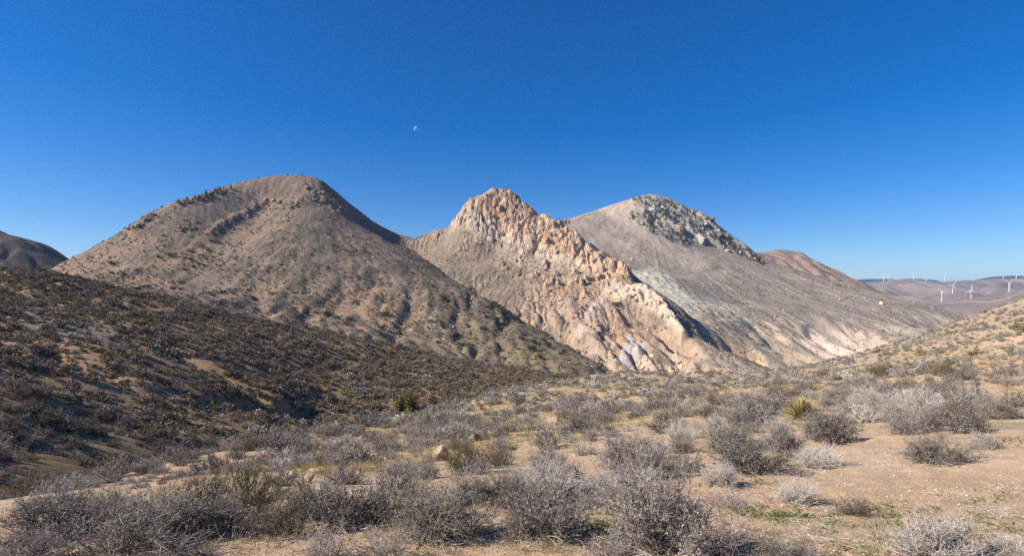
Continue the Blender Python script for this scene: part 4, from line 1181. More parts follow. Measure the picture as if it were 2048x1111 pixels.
for px_, py_, s_ in sorted(JUNIPERS):
    zone = ('on the slope below the saddle' if px_ > 930 else 'at the foot of the left mountain' if py_ > 560 else 'high on the left mountain flank' if px_ < 460 else 'in the gullies of the left mountain')
    p = ray_hit(mtl.h, px_, py_ + 4, 240, 700, 900)
    if p is None: continue
    jz[zone] = jz.get(zone, 0) + 1
    big = 'large ' if s_ >= 1.2 else 'small ' if s_ <= 0.7 else ''
    tree('juniper_bush', JUN[rng.integers(0, 4)], p, 16 * s_ * p.y / F, big + 'dark green juniper ' + zone + ', ' + ORD[jz[zone] - 1] + ' from the left', 'juniper', 'junipers ' + zone, 0.75)
for px_, py_, s_ in ((1108,558,.8),(1093,539,.7),(1231,607,1.1),(1238,606,.9),(1272,602,.8),(1112,470,.8),(1080,480,.7),(1190,583,.5),(1055,457,.5),(1010,440,.5)):
    p = ray_hit(crag.h, px_, py_ + 3, 340, 760, 900)
    if p is not None: tree('juniper_bush', JUN[rng.integers(0, 4)], p, 13 * s_ * p.y / F, 'dark juniper bush clinging to the orange and pale rock of the crag', 'juniper', 'junipers on the crag', 0.7)
# pines
r = np.random.default_rng(43)
def pines(g, poly, n, dist, size, label, group, y0, y1):
    for q in spread_px(poly, n, dist, r):
        p = ray_hit(g.h, q[0], q[1], y0, y1, 900)
        if p is None: continue
        s = r.uniform(*size) * p.y / F
        tree('pine_tree', PINE[r.integers(0, 4)], (p.x, p.y, p.z - 0.04 * s), s, label, 'pine tree', group, 1.0)
pines(mtl, [(355,408),(400,395),(440,378),(462,379),(462,386),(420,398),(365,414)], 34, 3.2, (6, 11), 'small dark pine on the skyline of the left mountain ridge', 'pines on the left ridge', 300, 700)
pines(mtl, [(262,462),(300,436),(335,422),(330,432),(280,460)], 10, 5, (4, 7), 'tiny dark pine among rocks at the lower end of the left ridge', 'pines at the low end of the ridge', 300, 700)
pines(mtl, [(640,366),(670,385),(700,412),(690,416),(660,395)], 12, 5, (4, 6), 'tiny dark bushy pine under the summit of the left mountain', 'pines under the left summit', 300, 700)
pines(mtr, [(1092,434),(1140,438),(1138,452),(1100,450)], 16, 4, (4, 8), 'dark pine in the notch between the crag and the right mountain', 'pines in the notch', 700, 1000)
pines(mtr, [(1262,400),(1300,390),(1350,404),(1410,432),(1440,456),(1470,482),(1430,480),(1380,462),(1330,440),(1300,412),(1270,412)], 140, 3.6, (3.5, 7.5), 'dark pine on the summit dome of the right mountain', 'pines on the right summit', 700, 1010)
pines(mtr, [(1258,425),(1300,420),(1345,462),(1390,485),(1372,496),(1330,476),(1290,462),(1262,444)], 60, 4.6, (4.5, 9), 'dark pine along the lower edge of the white rock face', 'pines below the rock face', 700, 1010)
pines(mtr, [(1440,472),(1480,492),(1530,522),(1524,530),(1480,512),(1440,492)], 40, 4.4, (5, 9), 'dark pine on the falling right shoulder of the right mountain', 'pines on the right shoulder', 700, 1010)

# the round green bush in the gully
p = ray_hit(hill.h, 808, 818, 30, 160)
_r = np.random.default_rng(760)
_w, _l = clump_shape(760, 5200, 0.42, 0.74, 0.03, 18)
gb = (mesh_np('round bush crown', *pack(_l), plant_mat('round bush foliage', (0.125, 0.112, 0.033), (0.235, 0.205, 0.07), 0.1), smooth_shade=False), mesh_np('round bush trunk', *pack(_w), M_bark))
tree('round_bush', gb, (p.x, p.y, p.z - 0.1), 66 * p.y / F, 'round olive green bush standing alone at the gully between hill and slope', 'bush', None, 0.78)

# ------------------------------------------------------------------ wind turbines
M_turbine, nt, b = new_mat('white painted steel')
b.inputs['Base Color'].default_value = (0.86, 0.86, 0.85, 1); b.inputs['Roughness'].default_value = 0.4
def tower_mesh():
    ph = np.linspace(0, 2 * np.pi, 15)[:-1]
    rings = [np.stack([rr * np.cos(ph), rr * np.sin(ph), np.full(14, zz)], 1) for rr, zz in ((0.040, -0.12), (0.040, 0.0), (0.036, 0.33), (0.031, 0.66), (0.026, 1.0))]
    V = np.concatenate(rings)
    f = [[k * 14 + i, k * 14 + (i + 1) % 14, (k + 1) * 14 + (i + 1) % 14, (k + 1) * 14 + i] for k in range(4) for i in range(14)]
    return mesh_np('tower', V, np.array(f), M_turbine)
def blade_mesh():
    st = [(0.02, 0.022, 0.022), (0.08, 0.026, 0.022), (0.2, 0.048, 0.014), (0.45, 0.036, 0.009), (0.75, 0.022, 0.006), (0.98, 0.008, 0.003), (1.0, 0.003, 0.002)]
    V = []
    for t, c, th in st:
        V += [(-0.35 * c, -th, t), (0.65 * c, -th * 0.3, t), (0.65 * c, th * 0.3, t), (-0.35 * c, th, t)]
    f = [[k * 4 + i, k * 4 + (i + 1) % 4, (k + 1) * 4 + (i + 1) % 4, (k + 1) * 4 + i] for k in range(len(st) - 1) for i in range(4)]
    return mesh_np('blade', np.array(V), np.array(f), M_turbine)
def nacelle_mesh():
    bm = bmesh.new(); bmesh.ops.create_cube(bm, size=1.0)
    for v in bm.verts:
        v.co.x *= 0.055 * (0.75 if v.co.y > 0 else 1); v.co.z *= 0.06 * (0.8 if v.co.y > 0 else 1); v.co.y *= 0.17
    bmesh.ops.bevel(bm, geom=bm.edges[:], offset=0.008, segments=2, affect='EDGES')
    me = bpy.data.meshes.new('nacelle'); bm.to_mesh(me); bm.free(); me.materials.append(M_turbine); return me
def hub_mesh():
    bm = bmesh.new(); bmesh.ops.create_uvsphere(bm, u_segments=12, v_segments=8, radius=0.034)
    for v in bm.verts: v.co.y *= 1.5
    me = bpy.data.meshes.new('hub'); bm.to_mesh(me); bm.free(); me.materials.append(M_turbine); return me
TM, BM_, NM_, HM_ = tower_mesh(), blade_mesh(), nacelle_mesh(), hub_mesh()
TURB = [(1883.5,583,603.2,4,near_ridge,3500,-50,'wind turbine on the pale road, leftmost of the two nearest, one blade up left'),
        (1942,580.3,600.5,9,near_ridge,3500,2,'near wind turbine with one blade pointing straight up, at middle of road'),
        (1905.4,570.4,586.5,4,near_ridge,4100,28,'wind turbine between and behind the two on the pale road'),
        (2018,564.8,584.5,4,near_ridge,3700,-62,'tall near wind turbine with two blades raised in a V, on a graded pad'),
        (1889.4,552.9,565,4,far_hills,5900,34,'distant wind turbine alone on the skyline above the leftmost road turbine'),
        (2006.6,547,560,4,far_hills,5900,37,'highest distant wind turbine on the summit of the far hill'),
        (2032.7,551,563,4,far_hills,5900,-35,'distant wind turbine nearest the picture edge, right of the summit turbine'),
        (1946.8,559.5,566,4,far_hills,6000,-30,'distant wind turbine mostly hidden, only blade tips over the hill'),
        (1767,551.5,562.5,4,far_hills,5900,-62,'leftmost of the distant pair of wind turbines, two blades in a V'),
        (1779,551,563,4,far_hills,5900,-20,'right one of the distant pair of wind turbines near the dark ridge'),
        (1792.6,556.8,562.5,4,far_hills,5950,0,'short distant turbine tower just right of the pair'),
        (1827.3,549.3,562.5,4,far_hills,5900,-46,'distant wind turbine alone at the highest part of the dark ridge'),
        (1851,560.5,566,4,far_hills,5900,-62,'distant wind turbine half sunk behind the hill with two blades raised'),
        (1719.5,568,575,4,far_hills,5800,0,'tiny distant turbine tower low beside the reddish slope')]
for px_, hy_, by_, _, g, Y, rot, lab in TURB:
    x = (px_ - CX) / F * Y
    zg = float(g.h(np.array([x]), np.array([float(Y)]))[0])
    zh = (HY - hy_) / F * Y
    full = {near_ridge: 20.0 / F * 3500, far_hills: 12.0 / F * 5900}[g]
    T = max(zh - min(zg, (HY - by_) / F * Y), 0.45 * full) if zh - zg < full * 1.6 else zh - zg
    e = obj('wind_turbine', None, None, (x, Y, zh - T), (0, 0, math.radians(-6)))
    s = full
    obj('tower', TM, e, None, None, (s * (0.85 if g is near_ridge else 1.15), s * (0.85 if g is near_ridge else 1.15), T))
    obj('nacelle', NM_, e, (0, 0, T), None, (s, s, s))
    hub = obj('hub', HM_, e, (0, -0.105 * s, T), None, (s, s, s))
    if rot == 0 and T < full * 0.9 and 'tower' in lab:
        bl = 0.35
    else: bl = 0.68
    for k in range(3):
        obj('blade', BM_, hub, (0, -0.012, 0), (0, math.radians(rot + 120 * k), 0), (bl * (2.7 if g is near_ridge else 3.4), bl * 1.8, bl))
    tag(e, lab, 'wind turbine', 'wind turbines')

# ------------------------------------------------------------------ moon (sunlit half seen through the air)
M_moon = bpy.data.materials.new('moon'); M_moon.use_nodes = True
nt = M_moon.node_tree; nt.nodes.clear()
o_ = nt.nodes.new('ShaderNodeOutputMaterial'); ad = nt.nodes.new('ShaderNodeAddShader'); tr = nt.nodes.new('ShaderNodeBsdfTransparent'); df = nt.nodes.new('ShaderNodeBsdfDiffuse')
gm = nt.nodes.new('ShaderNodeNewGeometry'); nz = N(nt, 'ShaderNodeTexNoise', Scale=2.2, Detail=4.0); tc = nt.nodes.new('ShaderNodeTexCoord'); nt.links.new(tc.outputs['Object'], nz.inputs['Vector'])
mc = ramp(nt, nz.outputs['Fac'], [(0.35, (0.10, 0.10, 0.10)), (0.65, (0.24, 0.235, 0.23))])
iv = N(nt, 'ShaderNodeMath', operation='SUBTRACT'); iv.inputs[0].default_value = 1.0
nt.links.new(gm.outputs['Backfacing'], iv.inputs[1])
nt.links.new(mul(nt, mc, iv.outputs[0]), df.inputs['Color'])
nt.links.new(tr.outputs[0], ad.inputs[0]); nt.links.new(df.outputs[0], ad.inputs[1]); nt.links.new(ad.outputs[0], o_.inputs['Surface'])
bm = bmesh.new(); bmesh.ops.create_uvsphere(bm, u_segments=48, v_segments=24, radius=1.0)
me = bpy.data.meshes.new('moon'); bm.to_mesh(me); bm.free(); me.materials.append(M_moon); me.shade_smooth()
mo = obj('moon', me, None, P(832.5, 258.5, 30000), None, [5.2 / F * 30000] * 3)
tag(mo, 'pale half moon in the blue sky above the saddle', 'moon')

# ------------------------------------------------------------------ shrubs one can tell apart
def place_shrub(px, py, w, h, key, label, cat='shrub', group=None, name='shrub', yaw=None):
    p = ray_hit(ground_h, px, py, 3.2, 130)
    if p is None: return None
    W = 0.9 * w * p.y / F; H = 0.9 * h * p.y / F
    a, b = hero_mesh(key)
    hh = max(v.co.z for v in (a.vertices[i] for i in range(0, len(a.vertices), 7)))
    e = obj(name, None, None, (p.x, p.y + 0.25 * W, float(ground_h(np.array([p.x]), np.array([p.y + 0.25 * W]))[0])), (0, 0, rng.uniform(0, 6.28) if yaw is None else yaw), (W, W * 0.95, H / hh * 1.04))
    obj('branches', a, e); obj('leaves', b, e)
    tag(e, label, cat, group)
    HEROES.append((p.x, p.y + 0.25 * W, W * 0.5))
    return e
HEROES = []
HERO_LIST = [
 (1090,1080,215,185,'grey0','large grey shrub with dark stems behind the bare sand strip at bottom centre'),
 (880,1088,215,180,'grey1','spreading grey shrub left of the large one at bottom centre, shadow on its right'),
 (1345,1125,290,225,'grey2','largest tangled grey shrub at the bottom edge right of centre'),
 (1450,1140,190,150,'bare0','leaning mass of dead grey twigs at the bottom edge beside the largest shrub'),
 (1230,1120,120,70,'bare1','low wispy dead twigs at the left foot of the largest shrub'),
 (640,1135,130,125,'bare1','bare pale branching twigs sticking up at the bottom edge, left of two'),
 (775,1140,150,110,'bare0','bare pale twigs at the bottom edge, right of two'),
 (425,1080,180,130,'dark0','dark grey shrub in front of the green creosote at lower left'),
 (548,1080,140,125,'brown0','brown grey rounded shrub right of the dark one at lower left'),
 (265,1105,260,150,'grey1','wide grey shrub at the lower left with a white branch inside'),
 (70,1085,220,120,'dark1','dark twiggy shrub with black stems at the left picture edge'),
 (150,1130,240,110,'bare0','low grey brush along the bottom left edge of the picture'),
 (330,1132,170,75,'bare1','dry brush on the bottom edge beside the sandy strip'),
 (20,1135,170,90,'grey2','grey brush in the bottom left corner'),
 (330,1045,130,115,'brown0','brown dead looking shrub with dark hollow beneath at lower left'),
 (200,1040,160,80,'grey3','grey shrub behind the wide one at lower left'),
 (90,1025,140,68,'grey0','greyish shrub behind the dark twiggy shrub at the left edge'),
 (690,1062,180,140,'dark0','grey shrub with black shade at its foot, left of centre'),
 (775,1050,170,150,'grey2','bushy grey shrub just right of the one with black shade, left of centre'),
 (620,1040,150,120,'grey1','grey shrub behind the rounded brown grey one'),
 (1075,1010,190,110,'white1','bleached white topped shrub behind the large grey shrub at bottom centre'),
 (1000,1015,120,95,'dark0','dark grey shrub with crooked branches left of the bleached one'),
 (950,1010,110,80,'grey3','small grey shrub left of the crooked one near centre'),
 (850,958,66,44,'grey1','small pale grey shrub just below the largest boulder'),
 (795,952,86,56,'grey0','grey shrub with a lit top on the slope left of the largest boulder'),
 (1100,975,130,80,'dark1','brown grey shrub with black shade beside the green yucca'),
 (1250,968,150,115,'grey2','tall grey shrub right of the green yucca'),
 (1325,958,110,75,'grey3','sage grey shrub behind the largest tangled shrub'),
 (1210,992,150,45,'white0','low pale twigs below the green yucca'),
 (1290,1010,140,90,'white2','pale twigs crowning the back of the largest tangled shrub'),
 (1180,1022,120,50,'bare1','low tangle of bleached twigs right of the large grey shrub'),
 (1478,905,135,85,'grey3','brownish grey shrub at the back left of the big clump right of centre'),
 (1520,948,190,110,'dark0','big dark purple grey shrub clump right of centre'),
 (1580,912,95,75,'dark1','dark grey shrub at the right end of the big clump'),
 (1672,890,125,92,'dark1','dome shaped dark purple grey shrub right of the yellow yucca'),
 (1650,938,112,62,'white0','spiky whitish shrub with long twigs in front of the dome shaped one'),
 (1595,1010,98,68,'white1','neat rounded whitish shrub alone on the sand'),
 (1725,1032,84,46,'brown0','small brown and green tangle of stems on the sand at lower right'),
 (1900,1128,200,135,'white2','largest white shrub at the bottom right of the picture'),
 (2050,1130,120,70,'white0','white twigs at the bottom right corner'),
 (1895,930,130,80,'grey1','spreading brown grey shrub on bare sand at right'),
 (1990,898,72,44,'white2','scraggy white shrub with green plants at its foot, right of the spreading one'),
 (1445,972,90,58,'white1','pale shrub with green plants beneath it, right of the largest tangled shrub'),
 (1830,868,100,74,'grey0','grey shrub at the left front of the crowd of shrubs at right'),
 (1885,862,86,70,'grey2','grey shrub in the middle front of the crowd of shrubs at right'),
 (1952,866,105,88,'dark0','large dark grey shrub at the right front of the crowd of shrubs'),
 (1812,838,110,52,'white0','pale shrub at the back left of the crowd of shrubs at right'),
 (1870,822,110,56,'white1','whitish shrub at the back middle of the crowd of shrubs at right'),
 (1950,815,120,55,'grey3','long grey shrub behind the crowd of shrubs at right'),
 (2020,838,100,56,'grey3','pale sage shrub at the right picture edge beside the crowd'),
 (1755,812,90,48,'white2','pale rounded shrub between the yucca and the crowd at right'),
 (1900,795,110,42,'dark1','dark grey shrub behind green plants at the back of the crowd'),
 (1740,790,110,48,'grey0','tan grey shrub mound with a dark right side, behind the pale rounded one'),
 (1700,802,80,45,'grey1','light grey shrub right behind the yellow yucca'),
 (1520,832,140,58,'grey2','long grey shrub left of the yellow yucca'),
 (1585,828,90,45,'dark0','grey shrub touching the left side of the yellow yucca'),
 (1440,868,62,46,'white1','small white topped shrub at the left end of the row below the yucca'),
 (1490,855,90,48,'dark1','brown grey shrub right beside the small white topped one'),
 (1468,815,60,50,'grey0','upright grey shrub beside an olive creosote, left of the yucca'),
 (1425,835,70,34,'dark0','low dark grey shrub left of the olive creosote'),
 (1570,865,66,34,'white2','pale blue grey low shrub below the yellow yucca'),
 (1375,880,80,48,'white0','pale grey shrub on the slope at centre right'),
 (1370,905,70,50,'grey1','grey shrub with dark foot at centre right'),
 (1560,1130,120,80,'bare1','dry upright twigs at the bottom edge right of the largest tangled shrub'),
 (1615,1125,90,60,'bare0','small grey twigs at the bottom edge, beside the dry upright ones'),
 (1470,1018,110,32,'bare0','flattened dead twigs lying on sand below the pale shrub'),
]
for px_, py_, w_, h_, k_, lab in HERO_LIST:
    place_shrub(px_, py_, w_, h_, k_, lab)
place_shrub(480,1045,180,165,'creosote0','dark green creosote bush rising behind the grey shrubs at lower left','bush',None,'creosote_bush')
place_shrub(400,1035,120,130,'creosote1','thin green creosote left of the dark green one at lower left','bush',None,'creosote_bush')
place_shrub(920,950,120,105,'creosote1','olive green creosote bush in front of the largest boulder','bush',None,'creosote_bush')
place_shrub(970,938,90,80,'olive0','thin olive creosote right of the one before the largest boulder','bush',None,'creosote_bush')
place_shrub(1435,812,80,50,'olive0','yellowish olive creosote left of the upright grey shrub','bush',None,'creosote_bush')
place_shrub(1575,795,90,40,'olive0','yellowish olive creosote behind the long grey shrub and the yucca','bush',None,'creosote_bush')
place_shrub(1135,860,90,44,'olive0','broad olive green creosote on the slope at centre','bush',None,'creosote_bush')
place_shrub(1770,755,60,44,'creosote0','dark green creosote on the slope, right and above the yellow yucca','bush',None,'creosote_bush')
place_shrub(1035,812,36,40,'olive0','thin upright olive bush on the slope above the split boulder','bush',None,'creosote_bush')

# yuccas
M_blade, nt, b = new_mat('yucca blade')
at = N(nt, 'ShaderNodeAttribute', attribute_name='tint'); nt.links.new(at.outputs['Color'], b.inputs['Base Color']); b.inputs['Roughness'].default_value = 0.6
def yucca_mesh(seed, n, c_in, c_out):
    r = np.random.default_rng(seed)
    az = r.uniform(0, 6.28, n); t = np.radians(r.uniform(2, 84, n))
    V, Fc, Cc = [], [], []
    for i in range(n):
        d = np.array([math.sin(t[i]) * math.cos(az[i]), math.sin(t[i]) * math.sin(az[i]), math.cos(t[i])])
        s = np.array([-math.sin(az[i]), math.cos(az[i]), 0]); up = np.cross(d, s)
        L = r.uniform(0.40, 0.53); w = 0.011
        b0 = len(V); tone = r.uniform(0, 1) ** 2
        for k, (q, ww) in enumerate(((0.03, 0.8), (0.35, 1.0), (0.7, 0.7), (1.0, 0.05))):
            c = d * L * q + np.array([0, 0, 0.03 - 0.05 * q * q * math.sin(t[i])])
            V += [c - s * w * ww, c + up * w * 0.5 * ww, c + s * w * ww]
            f = min(1, q * 0.75 + 0.5 * tone)
            col_ = np.array(c_in) * (1 - f) + np.array(c_out) * f
            Cc += [col_] * 3
        for k in range(3):
            Fc += [[b0 + 3 * k, b0 + 3 * k + 1, b0 + 3 * k + 4, b0 + 3 * k + 3], [b0 + 3 * k + 1, b0 + 3 * k + 2, b0 + 3 * k + 5, b0 + 3 * k + 4]]
    return mesh_np('yucca blades', np.array(V), np.array(Fc), M_blade, np.array(Cc))
for px_, py_, w_, cin, cout, lab, sd in ((1616,840,104,(0.10,0.14,0.04),(0.55,0.45,0.17),'yellow tipped yucca clump behind the dome shaped shrub',1),(1152,966,80,(0.10,0.16,0.05),(0.30,0.32,0.12),'green spiky yucca among grey shrubs near centre',2)):
    p = ray_hit(ground_h, px_, py_, 3.2, 130)
    W = w_ * p.y / F
    e = obj('yucca', None, None, (p.x, p.y + 0.2 * W, float(ground_h(np.array([p.x]), np.array([p.y + 0.2 * W]))[0])), None, (W, W, W * 0.86))
    obj('blades', yucca_mesh(800 + sd, 420, cin, cout), e)
    r = np.random.default_rng(810 + sd)
    dd = stems(r, 40, 0.26, 0.12, 50, 88, 3, 0.1, base=0.06, lift=-0.05)
    obj('dead_leaves', mesh_np('dead leaves', *tubes(dd, np.full(40, 0.01), np.full(40, 0.003)), M_brown), e)
    tag(e, lab, 'yucca'); HEROES.append((p.x, p.y + 0.2 * W, W * 0.5))

# ------------------------------------------------------------------ shrubs of the slope and the hill
r = np.random.default_rng(77)
def slope_shrubs():
    """positions over the near slope; density follows the soil"""
    out = []
    for y0, y1, step in ((9.5, 15, 1.15), (15, 26, 0.95), (26, 50, 1.0), (50, 150, 1.05)):
        x0, x1 = -y1 * 0.98, y1 * 0.98
        x, y = jitter(x0, x1, y0, y1, step, r)
        z = ground_h(x, y)
        ok = in_view(x, y, z, 80)
        ok &= z > hill.h(x, y) - 0.05
        x, y, z = x[ok], y[ok], z[ok]
        u, v = to_px(x, y, z)
        nd = fbm(x, y, 5.5, 3, 201)
        prob = 0.62 + 0.8 * nd - 0.30 * smooth(26, 12, y)
        sand = poly_mask(u, v, [(1430,1111),(1400,1000),(1560,900),(1700,860),(2100,830),(2100,1150),(1430,1150)], 20)
        prob -= 0.8 * sand
        prob -= 0.15 * smooth(900, 1400, u) * smooth(14, 30, y)
        prob += 0.28 * smooth(1000, 500, u) * smooth(13, 20, y) - 0.3 * smooth(1150, 1000, u) * smooth(17, 13, y)
        ridge = poly_mask(u, v, [(1480,750),(1750,700),(2060,595),(2060,740),(1700,745)], 12)
        prob += 0.32 * ridge
        k = r.uniform(0, 1, len(x)) < prob
        out.append(np.stack([x[k], y[k], z[k], ridge[k]], 1))
    return np.concatenate(out)
S = slope_shrubs()
H_ = np.array(HEROES)
d = np.sqrt((S[:, None, 0] - H_[None, :, 0]) ** 2 + (S[:, None, 1] - H_[None, :, 1]) ** 2) - 0.85 * H_[None, :, 2]
S = S[d.min(1) > 0.22]
n = len(S)
size = np.clip(r.lognormal(-0.46, 0.45, n), 0.25, 1.7)
size *= np.where(S[:, 3] > 0.5, 0.8, 1.0) * (0.75 + 0.45 * smooth(12, 40, S[:, 1]))
u, v = to_px(S[:, 0], S[:, 1], S[:, 2])
tone = fbm(S[:, 0], S[:, 1], 9, 2, 205) + r.normal(0, 0.28, n)
kind = np.where(tone > 0.46 - 0.12 * smooth(1000, 1700, u), 'white', np.where(tone < -0.42, 'dark', 'grey')).astype(object)
q = r.uniform(0, 1, n)
kind[q < 0.05] = 'olive'; kind[(q > 0.93) | ((S[:, 3] > 0.5) & (q > 0.45))] = 'brown'
app = size / S[:, 1]
order = np.argsort(-app)
NI = 300 - len(HERO_LIST) - 2
single = order[:NI]; rest = order[NI:]
W_ = {'grey': 'grey twiggy shrub', 'white': 'pale whitish shrub', 'dark': 'dark grey shrub', 'olive': 'olive green shrub', 'brown': 'brown low shrub'}
MARKS = [('the yellow tipped yucca',1622,825),('the green yucca',1152,950),('the largest boulder',878,900),('the split boulder',948,876),('the flat rock slab',985,868),('the rock with a dark hollow',578,950),('the pale rock hump',672,925),('the dark green creosote',480,1000),
    ('the creosote by the boulder',920,920),('the broad olive creosote',1135,850),('the creosote on the upper slope',1770,745),('the thin upright olive bush',1035,800),('the dome shaped shrub',1672,860),('the rounded whitish shrub',1595,985),('the spreading brown shrub',1895,905),
    ('the big dark clump',1520,920),('the scraggy white shrub',1990,885),('the sage shrub at the edge',2020,820),('the largest tangled shrub',1345,1050),('the bleached shrub',1075,980),('the tall grey shrub',1250,930),('the pale rounded shrub',1755,800),('the dark shrub by the left edge',70,1050),('the brown dead shrub',330,1000),('the upright grey shrub',1468,800)]
sets = {}
for i in single:
    mk = min(MARKS, key=lambda m: (m[1] - u[i]) ** 2 + (1.6 * (m[2] - v[i])) ** 2)
    dx, dy = u[i] - mk[1], 1.6 * (v[i] - mk[2])
    way = ('right of' if dx > 0 else 'left of') if abs(dx) > abs(dy) else ('above' if dy < 0 else 'below')
    sets.setdefault((kind[i], way, mk[0]), []).append((dx * dx + dy * dy, i))
for (k, way, mk), members in sets.items():
    for j, (_, i) in enumerate(sorted(members)):
        x, y, z = S[i, :3]
        me = MID[k][r.integers(0, len(MID[k]))]
        o = obj('shrub', me, None, (x, y, z - 0.02), (0, 0, r.uniform(0, 6.28)), (size[i], size[i], size[i] * r.uniform(0.62, 0.95)))
        tag(o, W_[k] + ' ' + way + ' ' + mk + ('' if len(members) == 1 else ', ' + ORD[j] + ' from it'), 'shrub', 'shrubs dotting the sandy slope')
names = ['grey', 'white', 'dark', 'olive', 'brown']
near_pool = [m for k in names for m in MID[k]]; far_pool = [m for k in names for m in FAR.get(k, FAR['dark'])]
def pool_index(kinds, table, rr):
    off, idx = 0, np.zeros(len(kinds), int)
    for k in names:
        m = table.get(k, table['dark']); sel = kinds == k
        idx[sel] = off + rr.integers(0, len(m), sel.sum()); off += len(m)
    return idx
rn = rest[S[rest, 1] < 45]; rf = rest[S[rest, 1] >= 45]
for nm, sel, pool, tab in (('slope_scrub', rn, near_pool, MID), ('distant_slope_scrub', rf, far_pool, FAR)):
    scatter(nm, pool, S[sel, :3] - [0, 0, 0.03], size[sel], r.uniform(0, 6.28, len(sel)), pool_index(kind[sel], tab, r), 'mass of small grey and pale shrubs dotting the sandy slope', zs=r.uniform(0.65, 1.0, len(sel)))

# scrub covering the shaded hill
x, y = jitter(-200, 60, 18, 205, 0.90, r)
z = hill.h(x, y)
ok = in_view(x, y, z, 60) & (z > ground_h(x, y) - 0.1) & (y < 200)
x, y, z = x[ok], y[ok], z[ok]
u, v = to_px(x, y, z)
nd = fbm(x, y, 7, 3, 211) + 0.5 * fbm(x, y, 28, 2, 212)
fl_ = np.log1p(hill.flow); dr = smooth(0.6, 1.8, hill.sample(fl_, x, y, 0) - np.median(fl_))
bare = poly_mask(u, v, [(40,935),(100,915),(160,945),(170,975),(110,970)], 10) + 0.6 * ash.max() * poly_mask(u, v, [(20,640),(60,622),(150,645),(235,650),(225,680),(100,668),(45,655)], 10)
k = r.uniform(0, 1, len(x)) < 0.70 + 0.7 * nd - bare + 0.16 * smooth(250, 600, u) + 0.3 * dr
x, y, z, dr = x[k], y[k], z[k], dr[k]; n = len(x)
sz = np.clip(r.lognormal(-0.08, 0.48, n), 0.3, 2.4) * (0.82 + 0.15 * smooth(25, 90, y)) * (1 + 0.35 * dr)
tone = fbm(x, y, 12, 2, 213) + r.normal(0, 0.3, n)
nearm = y < 48
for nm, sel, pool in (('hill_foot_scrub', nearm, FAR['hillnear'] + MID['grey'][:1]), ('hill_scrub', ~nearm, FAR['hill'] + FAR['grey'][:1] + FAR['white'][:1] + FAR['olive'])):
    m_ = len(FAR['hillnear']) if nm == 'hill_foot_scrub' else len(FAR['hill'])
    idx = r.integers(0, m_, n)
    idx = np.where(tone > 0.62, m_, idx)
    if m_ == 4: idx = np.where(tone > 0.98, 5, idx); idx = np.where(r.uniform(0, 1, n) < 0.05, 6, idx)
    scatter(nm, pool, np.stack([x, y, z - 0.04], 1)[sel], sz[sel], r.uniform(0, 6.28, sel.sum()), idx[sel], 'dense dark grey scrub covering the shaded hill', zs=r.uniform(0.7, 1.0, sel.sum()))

# low scrub and rubble on the mountains
def mountain_scrub(nm, g, step, y1, prob_f, size, pool, label, seed, sub=0.0):
    rr = np.random.default_rng(seed)
    x, y = jitter(g.x0 + 5, g.x0 + g.cell * g.nx - 5, g.y0 + 5, y1, step, rr)
    z = g.h(x, y)
    e = 2.0
    ny = (g.h(x, y + e) - g.h(x, y - e)) / (2 * e); nx = (g.h(x + e, y) - g.h(x - e, y)) / (2 * e)
    facing = (nx * x + ny * y + -z) / np.sqrt(x * x + y * y + z * z) > -0.02     # turned to where one can see it
    ok = in_view(x, y, z, 30) & facing
    x, y, z = x[ok], y[ok], z[ok]
    k = rr.uniform(0, 1, len(x)) < prob_f(x, y, z)
    x, y, z = x[k], y[k], z[k]; n = len(x)
    s = np.clip(rr.lognormal(0, 0.35, n), 0.4, 2.2) * size
    return scatter(nm, pool, np.stack([x, y, z - sub * s], 1), s, rr.uniform(0, 6.28, n), rr.integers(0, len(pool), n), label, tilt=0.2)
rub = lambda *ks: [ROCK[k][i] for k in ks for i in (0, 2)]
mountain_scrub('mountain_scrub', mtl, 2.6, 640, lambda x, y, z: 0.42 + 0.8 * fbm(x, y, 30, 3, 301) - 0.3 * smooth(20, 110, z), 1.35, FAR['tiny'], 'fine grey green scrub over the left mountain', 1)
mountain_scrub('mountain_rubble', mtl, 4.2, 640, lambda x, y, z: 0.16 + 0.8 * fbm(x, y, 40, 3, 302) + 0.12 * smooth(30, 100, z), 0.6, rub('pinkrock', 'tan', 'pale'), 'loose stones on the left mountain', 2, 0.3)
mountain_scrub('crag_scrub', crag, 3.0, 660, lambda x, y, z: 0.32 + 0.7 * fbm(x, y, 25, 3, 303) - 0.3 * smooth(20, 80, z), 1.1, FAR['tiny'], 'fine scrub on the slopes under the crag', 3)
mountain_scrub('crag_rubble', crag, 3.0, 660, lambda x, y, z: 0.30 + 0.9 * fbm(x, y, 30, 3, 304), 0.65, rub('pale', 'pinkrock', 'tan'), 'broken pale stones on the slope under the crag', 4, 0.3)
mountain_scrub('scree_scrub', mtr, 3.6, 900, lambda x, y, z: 0.20 + 0.7 * fbm(x, y, 40, 3, 305) - 0.12 * smooth(40, 120, z), 1.35, FAR['tiny'], 'fine grey scrub on the scree of the right mountain', 5)
mountain_scrub('scree_rubble', mtr, 6.5, 950, lambda x, y, z: 0.06 + 0.8 * fbm(x, y, 60, 3, 306), 0.75, rub('granite', 'pale', 'cream'), 'pale stones on the scree of the right mountain', 6, 0.3)

